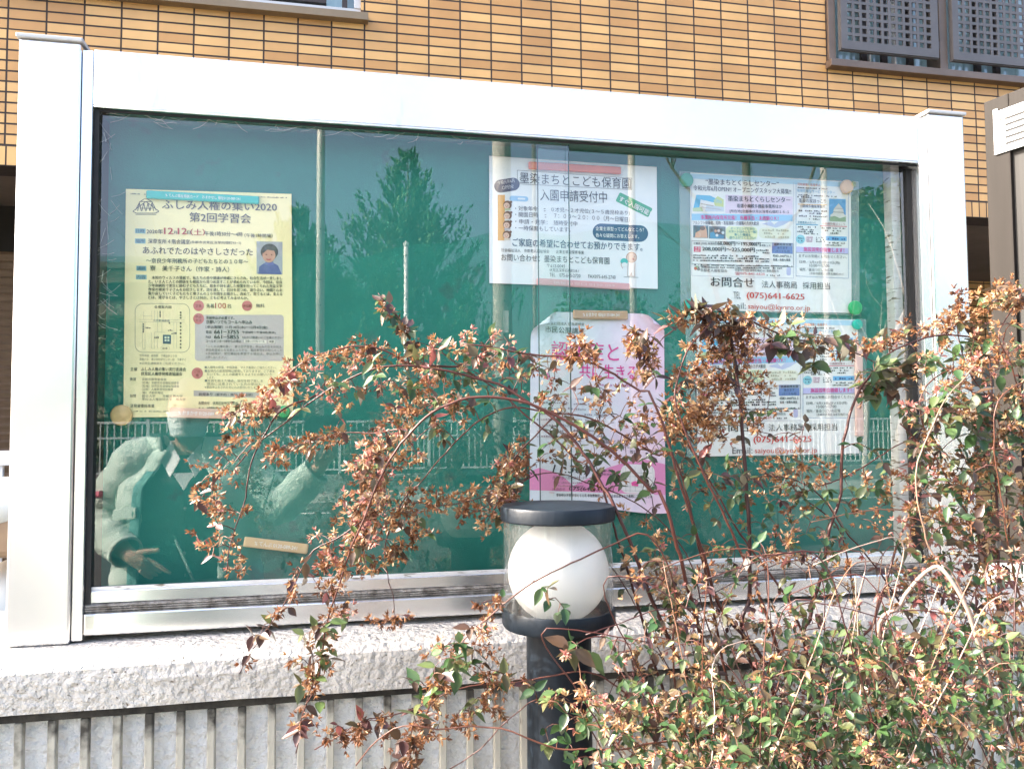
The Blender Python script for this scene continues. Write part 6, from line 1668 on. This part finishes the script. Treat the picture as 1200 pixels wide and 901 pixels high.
zone([(740,680),(800,690),(900,690),(1000,680)], 34, 64, .45, (.05,.9), (.3,.84), (-.54,-.32), 1.0, .75)
zone([(750,650),(790,690),(800,740)], 16, 50, .85, (.3,.8), (.6,.84), (-.5,-.4))
zone([(1050,690),(1120,680),(1200,690)], 34, 150, .42, (.05,.95), (.4,1), (-.54,-.34), 1.0, .8)
zone([(720,760),(820,760),(920,750)], 38, 130, .24, (.05,.85), (.6,.84), (-.62,-.36), 1.0, .75)
zone([(920,780),(1050,770),(1200,770)], 42, 480, .19, (.02,.75), (.66,.84), (-.66,-.36), 1.0, .75)
zone([(700,840),(800,835),(900,830)], 38, 300, .2, (.02,.8), (.6,.84), (-.68,-.40), 1.0, .72)
zone([(860,860),(1050,840),(1200,835)], 46, 680, .14, (.0,.62), (.68,.84), (-.72,-.38), 1.0, .72)
zone([(700,900),(850,900),(1000,900),(1210,900)], 30, 430, .14, (.0,.62), (.68,.84), (-.74,-.40), 1.0, .72)
zone([(760,960),(950,960),(1150,960)], 40, 260, .15, (.0,.6), (.6,.84), (-.66,-.40), 1.0, .8)
zone([(780,1060),(950,1060),(1120,1060)], 45, 160, .1, (.0,.6), (.6,.84), (-.66,-.40), 1.0, .85)
zone([(590,705),(550,742),(515,790),(495,850)], 14, 46, .5, (.05,.8), (.1,.7), (-.50,-.42), 1, 1.15)
zone([(560,780),(600,790),(560,840)], 22, 34, .75, (.3,.8), (.1,.6), (-.48,-.38))
zone([(480,832),(430,846),(380,868)], 9, 22, .6, BR, (.1,.5), (-.42,-.34))
zone([(500,850),(470,880),(460,900)], 14, 30, .7, BR, (.1,.5), (-.5,-.42))
zone([(625,690),(660,700),(640,740),(700,745)], 10, 5, .2, (.0,.6), (.2,.6), (-.52,-.46))
zone([(650,752),(690,768)], 8, 6, .2, (.05,.9), (.5,1), (-.55,-.48), 1, 1.5)
zone([(640,810),(690,840),(640,880)], 24, 22, .3, (.0,.6), (.2,.8), (-.56,-.48))
zone([(470,725),(420,730),(500,722)], 5, 8, .8, BR, (.1,.5), (-.28,-.2))

T = []
for path, spread, n, cal, lt, ct, dp, sz, lsz in ZON:
    seg = [math.dist(path[i], path[i+1]) for i in range(len(path)-1)]; tot = sum(seg)
    for k in range(int(n * 1.0)):
        u = random.random() * tot; i = 0
        while i < len(seg) - 1 and u > seg[i]: u -= seg[i]; i += 1
        f = u / max(seg[i], 1e-6)
        x = path[i][0] + (path[i+1][0] - path[i][0]) * f + random.gauss(0, spread * 0.62); y = path[i][1] + (path[i+1][1] - path[i][1]) * f + random.gauss(0, spread * 0.62)
        T.append([pix(x, y, random.uniform(*dp)), random.random() < cal, random.uniform(*lt), random.uniform(*ct), sz, lsz])

NP = np.array(NODES_P); NS = np.array(NODES_S)
cap_ = len(NP) + len(T) * 14
buf = np.zeros((cap_, 3)); buf[:len(NP)] = NP; sb = np.zeros(cap_, dtype=int); sb[:len(NS)] = NS; cnt = len(NP)
d0 = [float(np.min(np.sum((NP - np.array(t[0])) ** 2, axis=1))) for t in T]
order = np.argsort(d0)
def calyx_spray(F, p, ax, tone, sz):
    n = random.randint(4, 8)
    for k in range(n):
        d = (ax * 0.5 + rv() * 0.9).normalized()
        c = p + d * random.uniform(0.001, 0.011) * sz + ax * random.uniform(-0.008, 0.010)
        tn = min(1, max(0, tone + random.gauss(0, 0.13)))
        side = d.orthogonal().normalized()
        ns = random.choice((3, 4, 5, 5)); a0 = random.uniform(0, 6.28)
        spread = random.uniform(0.45, 1.05)
        L_ = random.uniform(0.0065, 0.0105) * sz
        for s_ in range(ns):
            o_ = side.copy(); o_.rotate(Quaternion(d, a0 + 6.283 * s_ / ns))
            sd_ = (d * math.cos(spread) + o_ * math.sin(spread)).normalized()
            F.add_sepal(tuple(c), tuple(sd_), tuple((d - o_ * 0.3)), L_ * random.uniform(0.85, 1.1), random.uniform(0.9, 1.25), min(1, max(0, tn + random.gauss(0, 0.05))))
def add_leaf(F, p, d, tone, sz):
    L_ = random.uniform(0.013, 0.027) * sz
    up = Vector((random.gauss(0, .4), -0.35 + random.gauss(0, .35), 0.9))
    F.add_leaf(tuple(p), tuple(d), tuple(up), L_, random.uniform(0.85, 1.15), min(1, max(0, tone + random.gauss(0, 0.08))))
for oi in order:
    p, is_c, lt, ct, sz, lsz = T[oi]
    a = np.array(p)
    dd = np.sum((buf[:cnt] - a) ** 2, axis=1); j = int(np.argmin(dd))
    q = Vector(buf[j]); S_ = STEMS[sb[j]]; L_ = math.sqrt(dd[j])
    pth = None
    if L_ > 0.006:
        mid = q.lerp(p, 0.5) + Vector((RNG.normal(0, .06*L_), RNG.normal(0, .06*L_), 0.16 * L_ + RNG.normal(0, .05*L_)))
        pth = [q, q.lerp(mid, 0.55) + Vector((0, 0, 0.03*L_)), mid, mid.lerp(p, 0.55) + Vector((0, 0, 0.03*L_)), p]
        r_ = 0.00055 + min(0.0010, 0.006 * L_)
        S_['mb'].tube(pth, [r_*1.2, r_, r_*0.9, r_*0.8, r_*0.6], n=4, cap=False, t=random.uniform(0.1, 0.75))
        for w in pth[1:]:
            buf[cnt] = tuple(w); sb[cnt] = sb[j]; cnt += 1
        ax = (pth[-1] - pth[-2]).normalized()
    else:
        ax = rv()
    F = S_['fol']
    if is_c:
        calyx_spray(F, p, ax, ct, sz)
        if random.random() < 0.22: add_leaf(F, p - ax * 0.006, (rv() + ax * 0.4 + Vector((0, -0.2, -0.2))).normalized(), lt, lsz)
    else:
        o_ = ax.orthogonal(); o_.rotate(Quaternion(ax, random.uniform(0, 6.28)))
        for s_ in (1, -1):
            add_leaf(F, p, (ax * random.uniform(0.3, 0.7) + o_ * s_ + Vector((0, -0.1, -0.25))).normalized(), lt, lsz)
        if random.random() < 0.6: add_leaf(F, p, (ax + rv() * 0.4).normalized(), lt, lsz * 0.85)
    if pth and L_ > 0.035:                       # leaf pairs on the way
        for w in pth[1:4]:
            if random.random() < 0.55:
                o_ = rv(); add_leaf(F, w, (ax * 0.5 + o_).normalized(), lt, lsz * 0.8)
                if random.random() < 0.6: add_leaf(F, w, (ax * 0.5 - o_).normalized(), lt, lsz * 0.8)
for k, S_ in enumerate(STEMS):
    par = shrubs[S_['shrub']]
    o = S_['mb'].build('stem', STEM, par, smooth=True, tone=True)
    for fo in (Fol.mesh(S_['fol'].leaf, LT_V, LT_F, 'foliage', LEAF, o), Fol.mesh(S_['fol'].cal, SP_V, SP_F, 'flower_calyx', CALYX, o)):
        if fo: fo['kind'] = 'stuff'
print('plants: leaves', sum(len(s['fol'].leaf) for s in STEMS), 'sepals', sum(len(s['fol'].cal) for s in STEMS), 'targets', len(T))
